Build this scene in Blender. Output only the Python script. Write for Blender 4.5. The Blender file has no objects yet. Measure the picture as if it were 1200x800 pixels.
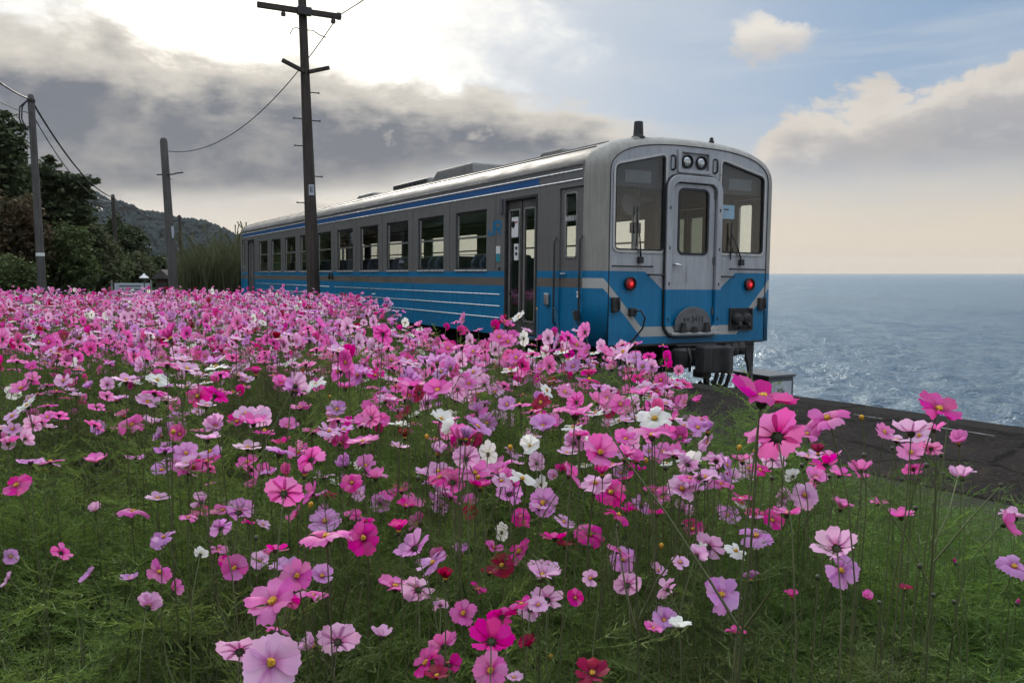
import bpy, bmesh, math, random
import numpy as np
from mathutils import Vector, Matrix, Quaternion

R = math.radians
rnd = random.Random(11)
nrg = np.random.default_rng(5)
scene = bpy.context.scene
COL = scene.collection

# ---------------------------------------------------------------- camera
EYE = 1.15                     # eye height above the station ground (z = 0)
FOC, PITCH = 1000.0, 0.0798    # focal length in photo pixels (1200 wide), radians looking down
cam_d = bpy.data.cameras.new("camera")
cam_d.sensor_width = 36.0
cam_d.lens = FOC / 1200 * 36.0
cam_d.clip_start = 0.05
cam_d.clip_end = 60000
cam = bpy.data.objects.new("camera", cam_d)
COL.objects.link(cam)
cam.location = (0, 0, EYE)
cam.rotation_euler = (R(90) - PITCH, 0, 0)
scene.camera = cam
scene.render.engine = 'CYCLES'
scene.cycles.use_denoising = True
scene.cycles.use_adaptive_sampling = True
scene.cycles.adaptive_threshold = 0.025
scene.cycles.max_bounces = 6
scene.cycles.diffuse_bounces = 2
scene.cycles.glossy_bounces = 3
scene.cycles.transmission_bounces = 3
scene.cycles.transparent_max_bounces = 16
scene.cycles.caustics_reflective = False
scene.cycles.caustics_refractive = False


# ---------------------------------------------------------------- node helpers
class X:
    """A float socket with arithmetic."""
    def __init__(s, nt, sock): s.nt, s.s = nt, sock

    def _m(s, op, *a, clamp=False):
        n = s.nt.nodes.new("ShaderNodeMath"); n.operation = op; n.use_clamp = clamp
        for i, v in enumerate((s,) + a):
            if isinstance(v, X): s.nt.links.new(v.s, n.inputs[i])
            else: n.inputs[i].default_value = v
        return X(s.nt, n.outputs[0])

    def __add__(s, o): return s._m('ADD', o)
    __radd__ = __add__
    def __mul__(s, o): return s._m('MULTIPLY', o)
    __rmul__ = __mul__
    def __sub__(s, o): return s._m('SUBTRACT', o)
    def __rsub__(s, o): return (s * -1.0) + o
    def __truediv__(s, o): return s._m('DIVIDE', o)
    def __neg__(s): return s * -1.0
    def abs(s): return s._m('ABSOLUTE')
    def pow(s, o): return s._m('POWER', o)
    def gt(s, o): return s._m('GREATER_THAN', o)
    def lt(s, o): return s._m('LESS_THAN', o)
    def mx(s, o): return s._m('MAXIMUM', o)
    def mn(s, o): return s._m('MINIMUM', o)
    def sin(s): return s._m('SINE')
    def exp(s): return s._m('EXPONENT')
    def clamp(s): return s._m('ADD', 0.0, clamp=True)

    def step(s, a, b, to0=0.0, to1=1.0, smooth=True):
        n = s.nt.nodes.new("ShaderNodeMapRange")
        n.interpolation_type = 'SMOOTHSTEP' if smooth else 'LINEAR'
        n.clamp = True
        s.nt.links.new(s.s, n.inputs[0])
        for i, v in enumerate((a, b, to0, to1)):
            if isinstance(v, X): s.nt.links.new(v.s, n.inputs[i + 1])
            else: n.inputs[i + 1].default_value = v
        return X(s.nt, n.outputs[0])


class NT:
    def __init__(self, nt):
        self.nt = nt; nt.nodes.clear()

    def n(self, kind, **kw):
        nd = self.nt.nodes.new(kind)
        for k, v in kw.items(): setattr(nd, k, v)
        return nd

    def link(self, a, b): self.nt.links.new(a.s if isinstance(a, X) else a, b)

    def put(self, sock, v):
        if isinstance(v, X): self.nt.links.new(v.s, sock)
        elif isinstance(v, bpy.types.NodeSocket): self.nt.links.new(v, sock)
        elif isinstance(v, (tuple, list)) and len(v) == 3 and sock.type == 'RGBA': sock.default_value = (*v, 1)
        else: sock.default_value = v

    def mix(self, f, a, b, mode='MIX'):
        nd = self.n("ShaderNodeMix", data_type='RGBA', blend_type=mode)
        self.put(nd.inputs[0], f); self.put(nd.inputs[6], a); self.put(nd.inputs[7], b)
        return nd.outputs[2]

    def xyz(self, sock):
        nd = self.n("ShaderNodeSeparateXYZ"); self.nt.links.new(sock, nd.inputs[0])
        return [X(self.nt, o) for o in nd.outputs]

    def coord(self, which='Object'):
        return self.n("ShaderNodeTexCoord").outputs[which]

    def mapping(self, vec, scale=(1, 1, 1), loc=(0, 0, 0), rot=(0, 0, 0)):
        nd = self.n("ShaderNodeMapping"); self.nt.links.new(vec, nd.inputs[0])
        nd.inputs[1].default_value = loc; nd.inputs[2].default_value = rot; nd.inputs[3].default_value = scale
        return nd.outputs[0]

    def noise(self, vec, scale=1.0, detail=6.0, rough=0.55, dist=0.0):
        nd = self.n("ShaderNodeTexNoise")
        if vec is not None: self.nt.links.new(vec, nd.inputs['Vector'])
        nd.inputs['Scale'].default_value = scale; nd.inputs['Detail'].default_value = detail
        nd.inputs['Roughness'].default_value = rough; nd.inputs['Distortion'].default_value = dist
        return X(self.nt, nd.outputs[0])

    def rand(self):
        return X(self.nt, self.n("ShaderNodeObjectInfo").outputs['Random'])

    def bump(self, h, strength=0.3, dist=0.02, normal=None):
        nd = self.n("ShaderNodeBump")
        nd.inputs['Strength'].default_value = strength; nd.inputs['Distance'].default_value = dist
        self.put(nd.inputs['Height'], h)
        if normal is not None: self.nt.links.new(normal, nd.inputs['Normal'])
        return nd.outputs[0]

    def bsdf(self, **kw):
        nd = self.n("ShaderNodeBsdfPrincipled")
        for k, v in kw.items(): self.put(nd.inputs[k], v)
        return nd

    def out(self, shader, volume=None):
        o = self.n("ShaderNodeOutputMaterial")
        if shader is not None: self.nt.links.new(shader, o.inputs[0])
        if volume is not None: self.nt.links.new(volume, o.inputs[1])


def material(name):
    m = bpy.data.materials.new(name); m.use_nodes = True
    return m, NT(m.node_tree)


# ---------------------------------------------------------------- sky and sun
SUN_AZ, SUN_EL = -0.27, R(24)          # azimuth from the view direction (+y), to the left; behind the cloud bank
world = bpy.data.worlds.new("World"); scene.world = world; world.use_nodes = True
w = NT(world.node_tree)
gen = w.coord('Generated')
dx, dy, dz = w.xyz(gen)
az = dx._m('ARCTAN2', dy)
el = dz._m('ARCSINE')
sky = w.n("ShaderNodeTexSky", sky_type='NISHITA')
sky.sun_disc = False; sky.sun_elevation = SUN_EL; sky.sun_rotation = SUN_AZ
sky.air_density = 1.0; sky.dust_density = 1.5; sky.ozone_density = 1.2
def scol(c, k):
    nd = w.n("ShaderNodeVectorMath", operation='SCALE'); w.put(nd.inputs[0], c); w.put(nd.inputs['Scale'], k)
    return nd.outputs[0]
nish = scol(sky.outputs[0], 0.075)
flat = w.mapping(gen, scale=(1, 1, 2.6))
n_big = w.noise(flat, 2.2, 3, 0.5)
n_mid = w.noise(flat, 6.0, 6, 0.58, 0.35)
n_fine = w.noise(w.mapping(gen, scale=(1, 1, 1.7)), 15.0, 5, 0.6, 0.25)
nm = (n_mid - 0.5) * 2.0
nf = (n_fine - 0.5) * 2.0
# clear part, kept a little milky, with a warm haze lying on the horizon
c = w.mix(0.75, nish, (0.235, 0.385, 0.60))
hz = (el + nm * 0.03).step(0.02, 0.19, 1.0, 0.0)
c = w.mix(hz * 0.95, c, (0.76, 0.655, 0.52))
c = w.mix(el.step(-0.01, 0.045, 0.45, 0.0), c, (0.66, 0.54, 0.43))
# thin high cloud streaks
streak = w.noise(w.mapping(gen, scale=(1.0, 1.0, 7.0), rot=(0, R(9), 0)), 3.0, 4, 0.6, 0.4)
c = w.mix(streak.step(0.46, 0.72) * el.step(0.10, 0.22) * 0.34, c, (0.64, 0.67, 0.70))
# light round the sun: cloud edges lit from behind
sd = (math.sin(SUN_AZ) * math.cos(SUN_EL), math.cos(SUN_AZ) * math.cos(SUN_EL), math.sin(SUN_EL))
dot = (dx * sd[0] + dy * sd[1] + dz * sd[2]).mn(1.0)
ang = dot._m('ARCCOSINE')
ang = ang + nm * 0.06 + nf * 0.02
glow = ((ang / 0.27).pow(2.0) * -1.0).exp()
glow2 = ((ang / 0.46).pow(2.0) * -1.0).exp()
c = w.mix(glow2 * n_big.step(0.3, 0.6, 0.25, 0.75), c, (0.86, 0.84, 0.80))
c = w.mix((ang + nf * 0.07 + nm * 0.05).step(0.17, 0.37, 1.0, 0.0), c, (1.40, 1.34, 1.20))
c = w.mix(ang.step(0.0, 0.2, 1.0, 0.0), c, (3.2, 3.0, 2.6))
# heaped cloud over the sea: lit crown, grey flat underside melting into the haze
top = az.step(0.25, 0.33, 0.135, 0.195) + az.step(0.36, 0.48, 0.0, 0.03) + nm * 0.06 + nf * 0.065
cum = (el - top).step(-0.014, 0.004, 1.0, 0.0) * el.step(0.085, 0.135) * (az + nm * 0.10).step(0.225, 0.285)
under = (el - top + nm * 0.03).step(-0.085, -0.03, 0.0, 1.0)
ccol = w.mix(under, (0.37, 0.365, 0.385), (0.78, 0.70, 0.60))
ccol = w.mix(nf.step(-0.15, 0.3) * 0.45, ccol, (0.52, 0.50, 0.49))
c = w.mix(cum * (0.84 + nf * 0.4).clamp(), c, ccol)
# one small cloud above it
pu = ((az - 0.283 + nm * 0.06 + nf * 0.05) / 0.056).pow(2.0) + ((el - 0.252 + nf * 0.040 + nm * 0.03) / 0.026).pow(2.0)
c = w.mix(pu.step(0.25, 1.25, 0.85, 0.0), c, w.mix((el - 0.252 + nf * 0.02).step(-0.016, 0.012), (0.60, 0.57, 0.55), (0.86, 0.80, 0.71)))
# the slate cloud bank across the sun
upb = az.step(-0.6, 0.05, 0.262, 0.205, smooth=False) + az.step(0.02, 0.26, 0.0, -0.045, smooth=False) + nm * 0.055 + nf * 0.030
lowb = az.step(-0.35, 0.0, 0.083, 0.122) + az.step(0.02, 0.22, 0.0, 0.035) + nm * 0.03 + nf * 0.008
bank = (el - upb).step(-0.022, 0.004, 1.0, 0.0) * (el - lowb).step(-0.02, 0.02) * (az + nm * 0.12).step(0.10, 0.24, 1.0, 0.0)
dark = (el - upb).step(-0.075, -0.006, 1.05, 0.05) * (0.88 + nm * 0.50 + nf * 0.4)
bcol = w.mix(dark.clamp(), (0.74, 0.69, 0.61), (0.158, 0.175, 0.212))
gap = n_fine.step(0.58, 0.68) * az.step(-0.32, -0.05, 0.0, 1.0) * (el - lowb).step(0.0, 0.05) * 0.6
bcol = w.mix(gap, bcol, (0.85, 0.79, 0.68))
c = w.mix(bank * 0.96, c, bcol)
# broken second layer lower down
low2 = n_mid.step(0.50, 0.62) * el.step(0.04, 0.085) * el.step(0.085, 0.14, 1.0, 0.0) * az.step(0.16, 0.26, 1.0, 0.0)
c = w.mix(low2 * 0.38, c, (0.42, 0.40, 0.41))
# broken bright cloud deck overhead, unseen; overcast-like zenith raised to light field and train
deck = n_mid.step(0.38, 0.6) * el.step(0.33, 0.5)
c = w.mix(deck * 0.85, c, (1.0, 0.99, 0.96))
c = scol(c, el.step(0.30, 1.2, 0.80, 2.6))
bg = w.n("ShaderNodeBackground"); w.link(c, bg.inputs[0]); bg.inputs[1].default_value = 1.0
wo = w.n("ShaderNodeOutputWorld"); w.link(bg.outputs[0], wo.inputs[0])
world.cycles.sampling_method = 'MANUAL'; world.cycles.sample_map_resolution = 512

sun_d = bpy.data.lights.new("sun", 'SUN'); sun_d.energy = 1.5; sun_d.angle = R(11); sun_d.color = (1.0, 0.93, 0.82)
sun = bpy.data.objects.new("sun", sun_d); COL.objects.link(sun)
sun.rotation_euler = Vector(sd).to_track_quat('Z', 'Y').to_euler()
vs = scene.view_settings
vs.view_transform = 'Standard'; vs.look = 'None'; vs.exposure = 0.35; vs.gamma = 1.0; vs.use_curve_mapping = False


# ---------------------------------------------------------------- geometry helpers
def ray(px, py):
    u, v = (px - 600) / FOC, (400 - py) / FOC
    return Vector((u, math.cos(PITCH) + v * math.sin(PITCH), -math.sin(PITCH) + v * math.cos(PITCH)))


def at(px, py, depth):
    """A point seen at photo pixel (px, py), depth metres ahead of the camera."""
    d = ray(px, py)
    return Vector((0, 0, EYE)) + d * (depth / d.y)


def tag(o, label=None, cat=None, group=None, kind=None):
    if label: o['label'] = label
    if cat: o['category'] = cat
    if group: o['group'] = group
    if kind: o['kind'] = kind
    return o


def empty(name, loc=(0, 0, 0), rz=0.0):
    o = bpy.data.objects.new(name, None); COL.objects.link(o)
    o.location = loc; o.rotation_euler = (0, 0, rz); o.empty_display_size = 0.1
    return o


def link_mesh(name, me, mat=None, parent=None):
    o = bpy.data.objects.new(name, me); COL.objects.link(o)
    if mat is not None and not me.materials: me.materials.append(mat)
    if parent is not None: o.parent = parent
    return o


class MB:
    def __init__(self, xf=None): self.v, self.f, self.xf = [], [], xf

    def add(self, vs, fs):
        b = len(self.v); self.v += [tuple(p) for p in vs]; self.f += [tuple(i + b for i in q) for q in fs]
        return self

    def box(self, x0, x1, y0, y1, z0, z1):
        return self.add([(x0, y0, z0), (x1, y0, z0), (x1, y1, z0), (x0, y1, z0), (x0, y0, z1), (x1, y0, z1), (x1, y1, z1), (x0, y1, z1)],
                        [(0, 3, 2, 1), (4, 5, 6, 7), (0, 1, 5, 4), (1, 2, 6, 5), (2, 3, 7, 6), (3, 0, 4, 7)])

    def tube(self, pts, r, n=8, cap=True):
        pts = [Vector(p) for p in pts]
        rs = r if isinstance(r, (list, tuple)) else [r] * len(pts)
        base = len(self.v); prev = None
        for i, p in enumerate(pts):
            t = (pts[min(i + 1, len(pts) - 1)] - pts[max(i - 1, 0)]).normalized()
            if prev is None:
                a = t.cross(Vector((0, 0, 1)) if abs(t.z) < 0.9 else Vector((1, 0, 0))).normalized()
            else:
                a = (prev - t * prev.dot(t)).normalized()
            prev = a; b = t.cross(a)
            for k in range(n):
                th = 2 * math.pi * k / n
                self.v.append(tuple(p + (a * math.cos(th) + b * math.sin(th)) * rs[i]))
        for i in range(len(pts) - 1):
            for k in range(n):
                q = base + i * n
                self.f.append((q + k, q + (k + 1) % n, q + n + (k + 1) % n, q + n + k))
        if cap:
            self.f.append(tuple(base + k for k in reversed(range(n))))
            self.f.append(tuple(base + (len(pts) - 1) * n + k for k in range(n)))
        return self

    def prism(self, poly, axis, a, b):
        """poly: 2D points; axis 0: (y,z) along x from a to b; 1: (x,z) along y; 2: (x,y) along z."""
        def P(p, h): return {0: (h, p[0], p[1]), 1: (p[0], h, p[1]), 2: (p[0], p[1], h)}[axis]
        n = len(poly)
        return self.add([P(p, a) for p in poly] + [P(p, b) for p in poly],
                        [tuple(range(n)), tuple(range(2 * n - 1, n - 1, -1))] + [(i, (i + 1) % n, n + (i + 1) % n, n + i) for i in range(n)])

    def loft(self, rings, close_ring=True, cap0=False, cap1=False):
        n = len(rings[0]); b = len(self.v)
        for rg in rings: self.v += [tuple(p) for p in rg]
        m = n if close_ring else n - 1
        for i in range(len(rings) - 1):
            for k in range(m):
                self.f.append((b + i * n + k, b + i * n + (k + 1) % n, b + (i + 1) * n + (k + 1) % n, b + (i + 1) * n + k))
        if cap0: self.f.append(tuple(b + k for k in range(n)))
        if cap1: self.f.append(tuple(b + (len(rings) - 1) * n + k for k in range(n)))
        return self

    def lathe(self, prof, c, axis=(0, 0, 1), n=16):
        """prof: (radius, height along axis) pairs."""
        q = Vector((0, 0, 1)).rotation_difference(Vector(axis)); c = Vector(c)
        rings = [[c + q @ Vector((r * math.cos(2 * math.pi * k / n), r * math.sin(2 * math.pi * k / n), h)) for k in range(n)] for r, h in prof]
        return self.loft(rings, True, True, True)

    def holed(self, outer, holes, axis, a, b):
        """Plate with holes: 2D loops in the plane, thickness a..b along axis."""
        bm = bmesh.new()
        def P(p, h): return {0: (h, p[0], p[1]), 1: (p[0], h, p[1]), 2: (p[0], p[1], h)}[axis]
        edges = []
        for lp in [outer] + holes:
            vs_ = [bm.verts.new(P(p, a)) for p in lp]
            edges += [bm.edges.new((vs_[i], vs_[(i + 1) % len(vs_)])) for i in range(len(vs_))]
        bmesh.ops.triangle_fill(bm, edges=edges, use_beauty=True, use_dissolve=False)
        bm.verts.index_update()
        fr = [tuple(v.index for v in f.verts) for f in bm.faces]
        fv = [v.co.copy() for v in bm.verts]
        bm.free()
        nb = len(self.v)
        self.v += [tuple(v) for v in fv]; self.f += [tuple(nb + i for i in q) for q in fr]
        if a != b:
            nb2 = len(self.v)
            d = Vector(P((0, 0), b)) - Vector(P((0, 0), a))
            self.v += [tuple(v + d) for v in fv]; self.f += [tuple(nb2 + i for i in reversed(q)) for q in fr]
            o = 0
            for lp in [outer] + holes:
                n = len(lp)
                for i in range(n):
                    i0, i1 = o + i, o + (i + 1) % n
                    self.f.append((nb + i0, nb + i1, nb2 + i1, nb2 + i0))
                o += n
        return self

    def build(self, name, mat=None, parent=None, smooth=False, bevel=0.0, fix=True, autosmooth=None):
        vs_ = self.v
        if self.xf: vs_ = [self.xf(p) for p in vs_]
        me = bpy.data.meshes.new(name); me.from_pydata(vs_, [], self.f); me.update()
        if fix:
            bm = bmesh.new(); bm.from_mesh(me)
            bmesh.ops.recalc_face_normals(bm, faces=bm.faces)
            if autosmooth is not None:
                for e in bm.edges:
                    e.smooth = len(e.link_faces) == 2 and e.calc_face_angle(0) < autosmooth
            bm.to_mesh(me); bm.free()
        if smooth or autosmooth is not None:
            me.polygons.foreach_set("use_smooth", [True] * len(me.polygons))
        o = link_mesh(name, me, mat, parent)
        if bevel:
            md = o.modifiers.new("edge", 'BEVEL'); md.width = bevel; md.segments = 2; md.limit_method = 'ANGLE'; md.angle_limit = R(40)
        return o


def rrect(x0, x1, y0, y1, r, n=5):
    out = []
    for cx, cy, a0 in ((x1 - r, y1 - r, 0), (x0 + r, y1 - r, 90), (x0 + r, y0 + r, 180), (x1 - r, y0 + r, 270)):
        for k in range(n + 1):
            a = R(a0 + 90 * k / n); out.append((cx + r * math.cos(a), cy + r * math.sin(a)))
    return out


def round_poly(pts, r, n=5):
    """Polygon with rounded corners."""
    out = []; m = len(pts)
    for i in range(m):
        p0, p1, p2 = Vector(pts[i - 1]), Vector(pts[i]), Vector(pts[(i + 1) % m])
        a, b = (p0 - p1).normalized(), (p2 - p1).normalized()
        rr = r if not isinstance(r, (list, tuple)) else r[i]
        s, e = p1 + a * rr, p1 + b * rr
        for k in range(n + 1):
            t = k / n
            out.append(tuple((s * (1 - t) ** 2 + p1 * 2 * t * (1 - t) + e * t * t)))
    return out


def offset_poly(pts, d):
    """Grow (d>0) a counter-clockwise or clockwise loop about itself."""
    m = len(pts); P = [Vector(p) for p in pts]
    area = sum(P[i].x * P[(i + 1) % m].y - P[(i + 1) % m].x * P[i].y for i in range(m))
    sg = 1 if area > 0 else -1
    out = []
    for i in range(m):
        t = (P[(i + 1) % m] - P[i - 1])
        if t.length < 1e-9: out.append(tuple(P[i])); continue
        t.normalize(); out.append((P[i].x + t.y * d * sg, P[i].y - t.x * d * sg))
    return out


def text_mesh(name, body, size, mat, parent, matrix, depth=0.002):
    cu = bpy.data.curves.new(name, 'FONT'); cu.body = body; cu.size = size; cu.extrude = depth
    cu.align_x = 'CENTER'; cu.align_y = 'CENTER'; cu.resolution_u = 3
    tmp = bpy.data.objects.new("tmp_text", cu); COL.objects.link(tmp)
    dg = bpy.context.evaluated_depsgraph_get()
    me = bpy.data.meshes.new_from_object(tmp.evaluated_get(dg)); me.name = name
    bpy.data.objects.remove(tmp); bpy.data.curves.remove(cu)
    me.materials.clear()
    me.transform(matrix)
    return link_mesh(name, me, mat, parent)


# ---------------------------------------------------------------- materials
def simple(name, col, rough=0.6, metal=0.0, vary=0.25, scale=6.0, bump=0.0, spec=0.5, bscale=None):
    m, t = material(name)
    co = t.coord('Object')
    n = t.noise(co, scale, 8, 0.6)
    k = n.step(0.25, 0.75, 1 - vary, 1 + vary, smooth=False)
    nd = t.n("ShaderNodeVectorMath", operation='SCALE'); nd.inputs[0].default_value = col; t.link(k, nd.inputs['Scale'])
    kw = {'Base Color': nd.outputs[0], 'Roughness': n.step(0.3, 0.7, max(0.05, rough - 0.08), min(1, rough + 0.08)), 'Metallic': metal, 'Specular IOR Level': spec}
    if bump: kw['Normal'] = t.bump(t.noise(co, bscale or scale * 4, 6, 0.6), bump, 0.02)
    t.out(t.bsdf(**kw).outputs[0]); return m


M = {}
M['black_rubber'] = simple('black_rubber', (0.018, 0.018, 0.02), 0.55, vary=0.4)
M['dark_steel'] = simple('dark_steel', (0.035, 0.033, 0.032), 0.6, 0.2, vary=0.6, scale=9, bump=0.2)
M['chrome'] = simple('chrome_trim', (0.80, 0.79, 0.76), 0.3, 0.6, vary=0.15, scale=20)
M['alu'] = simple('window_aluminium', (0.50, 0.50, 0.49), 0.35, 0.85, vary=0.2, scale=12)
M['rim_paint'] = None
M['seat_cloth'] = simple('seat_cloth', (0.05, 0.07, 0.12), 0.9)
M['cabin_lining'] = simple('cabin_lining', (0.20, 0.21, 0.21), 0.6, vary=0.1)
M['cab_lining'] = simple('cab_lining', (0.16, 0.18, 0.19), 0.6, vary=0.15)
M['white_paint'] = simple('white_paint', (0.72, 0.72, 0.70), 0.5, vary=0.12)
M['sky_paper'] = simple('pale_blue_card', (0.30, 0.55, 0.75), 0.6, vary=0.06)
M['teal_print'] = simple('teal_print', (0.02, 0.24, 0.28), 0.5, vary=0.1)
M['logo_blue'] = simple('logo_blue', (0.008, 0.15, 0.30), 0.4, vary=0.1)
M['plate_grey'] = simple('plate_grey', (0.13, 0.13, 0.13), 0.55, 0.3, vary=0.3, scale=14, bump=0.1)
M['red_print'] = simple('red_print', (0.35, 0.03, 0.03), 0.5)
M['concrete'] = simple('concrete', (0.24, 0.23, 0.215), 0.9, vary=0.35, scale=5, bump=0.3)
M['steel_rail'] = simple('rusty_rail', (0.12, 0.07, 0.05), 0.5, 0.6, vary=0.4)
M['sleeper'] = simple('sleeper', (0.10, 0.09, 0.08), 0.9, vary=0.35)
M['sign_white'] = simple('sign_white', (0.42, 0.45, 0.50), 0.6, vary=0.1)
M['grey_metal'] = simple('grey_metal', (0.10, 0.11, 0.115), 0.55, 0.3, vary=0.25)
M['wire'] = simple('black_wire', (0.012, 0.012, 0.013), 0.6)

m, t = material('lamp_lens')
t.out(t.bsdf(**{'Base Color': (0.55, 0.56, 0.55), 'Roughness': 0.12, 'Metallic': 0.85}).outputs[0]); M['lens'] = m
m, t = material('tail_lamp_lit')
t.out(t.bsdf(**{'Base Color': (0.6, 0.02, 0.03), 'Roughness': 0.2, 'Emission Color': (1.0, 0.035, 0.04), 'Emission Strength': 0.55}).outputs[0]); M['tail'] = m


def glass(name, tint, refl=1.0):
    m, t = material(name)
    tr = t.n("ShaderNodeBsdfTransparent"); tr.inputs[0].default_value = (*tint, 1)
    gl = t.n("ShaderNodeBsdfGlossy"); gl.inputs['Roughness'].default_value = 0.02; gl.inputs[0].default_value = (1, 1, 1, 1)
    fr = t.n("ShaderNodeLayerWeight"); fr.inputs[0].default_value = 0.5
    mx = t.n("ShaderNodeMixShader"); t.link(X(t.nt, fr.outputs['Facing']).pow(5.0) * 0.9 * refl + 0.045 * refl, mx.inputs[0])
    t.link(tr.outputs[0], mx.inputs[1]); t.link(gl.outputs[0], mx.inputs[2]); t.out(mx.outputs[0]); return m


M['glass'] = glass('window_glass', (0.93, 0.95, 0.93))
M['cab_glass'] = glass('windscreen_glass', (0.92, 0.94, 0.94))


def wood(name, c0, c1, streak=(14, 14, 0.8)):
    m, t = material(name)
    co = t.coord('Object')
    n1 = t.noise(t.mapping(co, scale=streak), 2.0, 8, 0.6)
    n2 = t.noise(co, 1.3, 5, 0.6)
    c = t.mix((n1 * 0.7 + n2 * 0.5).step(0.35, 0.85), c0, c1)
    t.out(t.bsdf(**{'Base Color': c, 'Roughness': 0.9, 'Specular IOR Level': 0.2, 'Normal': t.bump(n1, 0.6, 0.01)}).outputs[0]); return m


M['pole_wood'] = wood('weathered_dark_pole_wood', (0.030, 0.025, 0.021), (0.085, 0.072, 0.062))
M['pole_grey'] = wood('weathered_grey_pole_wood', (0.055, 0.050, 0.046), (0.135, 0.124, 0.116))

# ================================================================ THE RAILCAR
TX, TY, TA = 0.9734, 10.265, 0.5046        # near front corner and heading, solved from the photograph
RAIL_Z = EYE - 1.92                        # top of rail
TD = Vector((-math.sin(TA), math.cos(TA), 0)); TR = Vector((math.cos(TA), math.sin(TA), 0))


def st(s, t, z=0.0):
    """Track coordinates (s back along the train from its front, t towards the sea) to the world."""
    return Vector((TX, TY, 0)) + TD * s + TR * t + Vector((0, 0, z))


def to_st(x, y):
    p = Vector((x - TX, y - TY, 0)); return p.dot(TD), p.dot(TR)


car = empty("railcar", (TX, TY, RAIL_Z), TA - math.pi / 2)
car.rotation_euler = (R(-0.7), 0, TA - math.pi / 2)     # the track is canted slightly towards the sea
tag(car, "blue and silver diesel railcar with red tail lamps standing beside the cosmos field", "train")
TW, TL, CT = 3.0, 20.8, 1.5
flip = lambda p: (-p[0], p[1], p[2])
def B(): return MB(flip)


def car_mat(name, base, base_metal, base_rough, mode):
    m, t = material(name)
    x, y, z = t.xyz(t.coord('Object'))
    co = t.coord('Object')
    s = -x
    fine = t.noise(t.mapping(co, scale=(3, 3, 0.6)), 4.0, 8, 0.65)
    big = t.noise(co, 1.1, 5, 0.6)
    if mode == 'front':
        u = (y - CT).abs()
        ztop = u.step(0.47, 0.75, 1.728, 1.95, smooth=False)
        zc = (u - 1.27) * 1.05 + 1.70
        zc = zc.mx(1.20).mn(1.80)
        band = (z - zc).abs().lt(0.062)
        blue = z.lt(ztop)
    else:
        band = (z - 1.80).abs().lt(0.058)
        blue = z.lt(1.95)
    upper = z.gt(3.088) * z.lt(3.168) * s.gt(1.33) * s.lt(20.2) if mode == 'side' else None
    paint = blue - blue * band
    grime = (fine * 0.6 + big * 0.5).step(0.42, 0.66)
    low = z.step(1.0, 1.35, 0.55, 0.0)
    streak = t.noise(t.mapping(co, scale=(9, 9, 0.35)), 2.5, 6, 0.7).step(0.52, 0.75)
    g = t.mix(grime * 0.55, base, tuple(c * 0.62 for c in base))
    g = t.mix(streak * 0.65, g, (base[0] * 0.5, base[1] * 0.45, base[2] * 0.38))
    if mode == 'side':
        g = t.mix(band, g, (0.17, 0.145, 0.12))
    else:
        g = t.mix(band, g, (0.42, 0.41, 0.38))
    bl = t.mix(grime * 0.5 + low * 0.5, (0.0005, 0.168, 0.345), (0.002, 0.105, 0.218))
    bl = t.mix(streak * 0.45, bl, (0.02, 0.07, 0.12))
    c = t.mix(paint, g, bl)
    pm = paint
    if upper is not None:
        c = t.mix(upper, c, (0.008, 0.085, 0.26)); pm = (paint + upper).clamp()
    wav = t.noise(t.mapping(co, scale=(0.8, 0.8, 3.0)), 1.6, 3, 0.5)
    nrm = t.bump(wav, 0.14, 0.05, t.bump(fine, 0.07, 0.006))
    sh = t.bsdf(**{'Base Color': c, 'Metallic': (1.0 - pm) * base_metal * (1.0 - grime * 0.4),
                   'Roughness': pm * (0.36 - base_rough) + base_rough + grime * 0.16, 'Normal': nrm})
    t.out(sh.outputs[0]); return m


M['side'] = car_mat('stainless_side_with_blue_livery', (0.200, 0.192, 0.180), 0.45, 0.42, 'side')
M['front'] = car_mat('silver_front_with_blue_livery', (0.43, 0.435, 0.455), 0.35, 0.40, 'front')
M['rim'] = car_mat('cream_rim_with_blue_livery', (0.31, 0.295, 0.26), 0.0, 0.5, 'front')
m, t = material('stainless_roof')
co = t.coord('Object'); n = t.noise(t.mapping(co, scale=(0.5, 4, 4)), 3.0, 8, 0.65)
t.out(t.bsdf(**{'Base Color': t.mix(n.step(0.35, 0.7), (0.15, 0.142, 0.128), (0.085, 0.08, 0.072)), 'Metallic': 0.2, 'Specular IOR Level': 0.25, 'Roughness': n.step(0.3, 0.7, 0.45, 0.6),
                'Normal': t.bump(n, 0.08, 0.02)}).outputs[0]); M['roof'] = m


def outline(inset, zb=1.03, n=26, e=2.7):
    a, z0, b = TW / 2 - inset, 3.12, 0.54 - inset * 0.6
    pts = [(CT - a, zb), (CT - a, 1.6), (CT - a, 2.4)]
    for k in range(n + 1):
        th = math.pi * k / n
        c_, s_ = math.cos(th), math.sin(th)
        pts.append((CT - a * math.copysign(abs(c_) ** (2 / e), c_), z0 + b * abs(s_) ** (2 / e)))
    return pts + [(CT + a, 2.4), (CT + a, 1.6), (CT + a, zb)]


def ring(s, inset): return [(s, p[0], p[1]) for p in outline(inset)]


# shells
RINGS = [(0.27, 0.0), (0.19, 0.008), (0.11, 0.035), (0.055, 0.075), (0.02, 0.125), (0.0, 0.20)]
B().loft([ring(s, i) for s, i in RINGS], True).build('front_rim', M['rim'], car, smooth=True)
B().loft([ring(TL - s, i) for s, i in reversed(RINGS)], True, cap0=False, cap1=True).build('rear_end', M['rim'], car, autosmooth=R(50))

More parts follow.
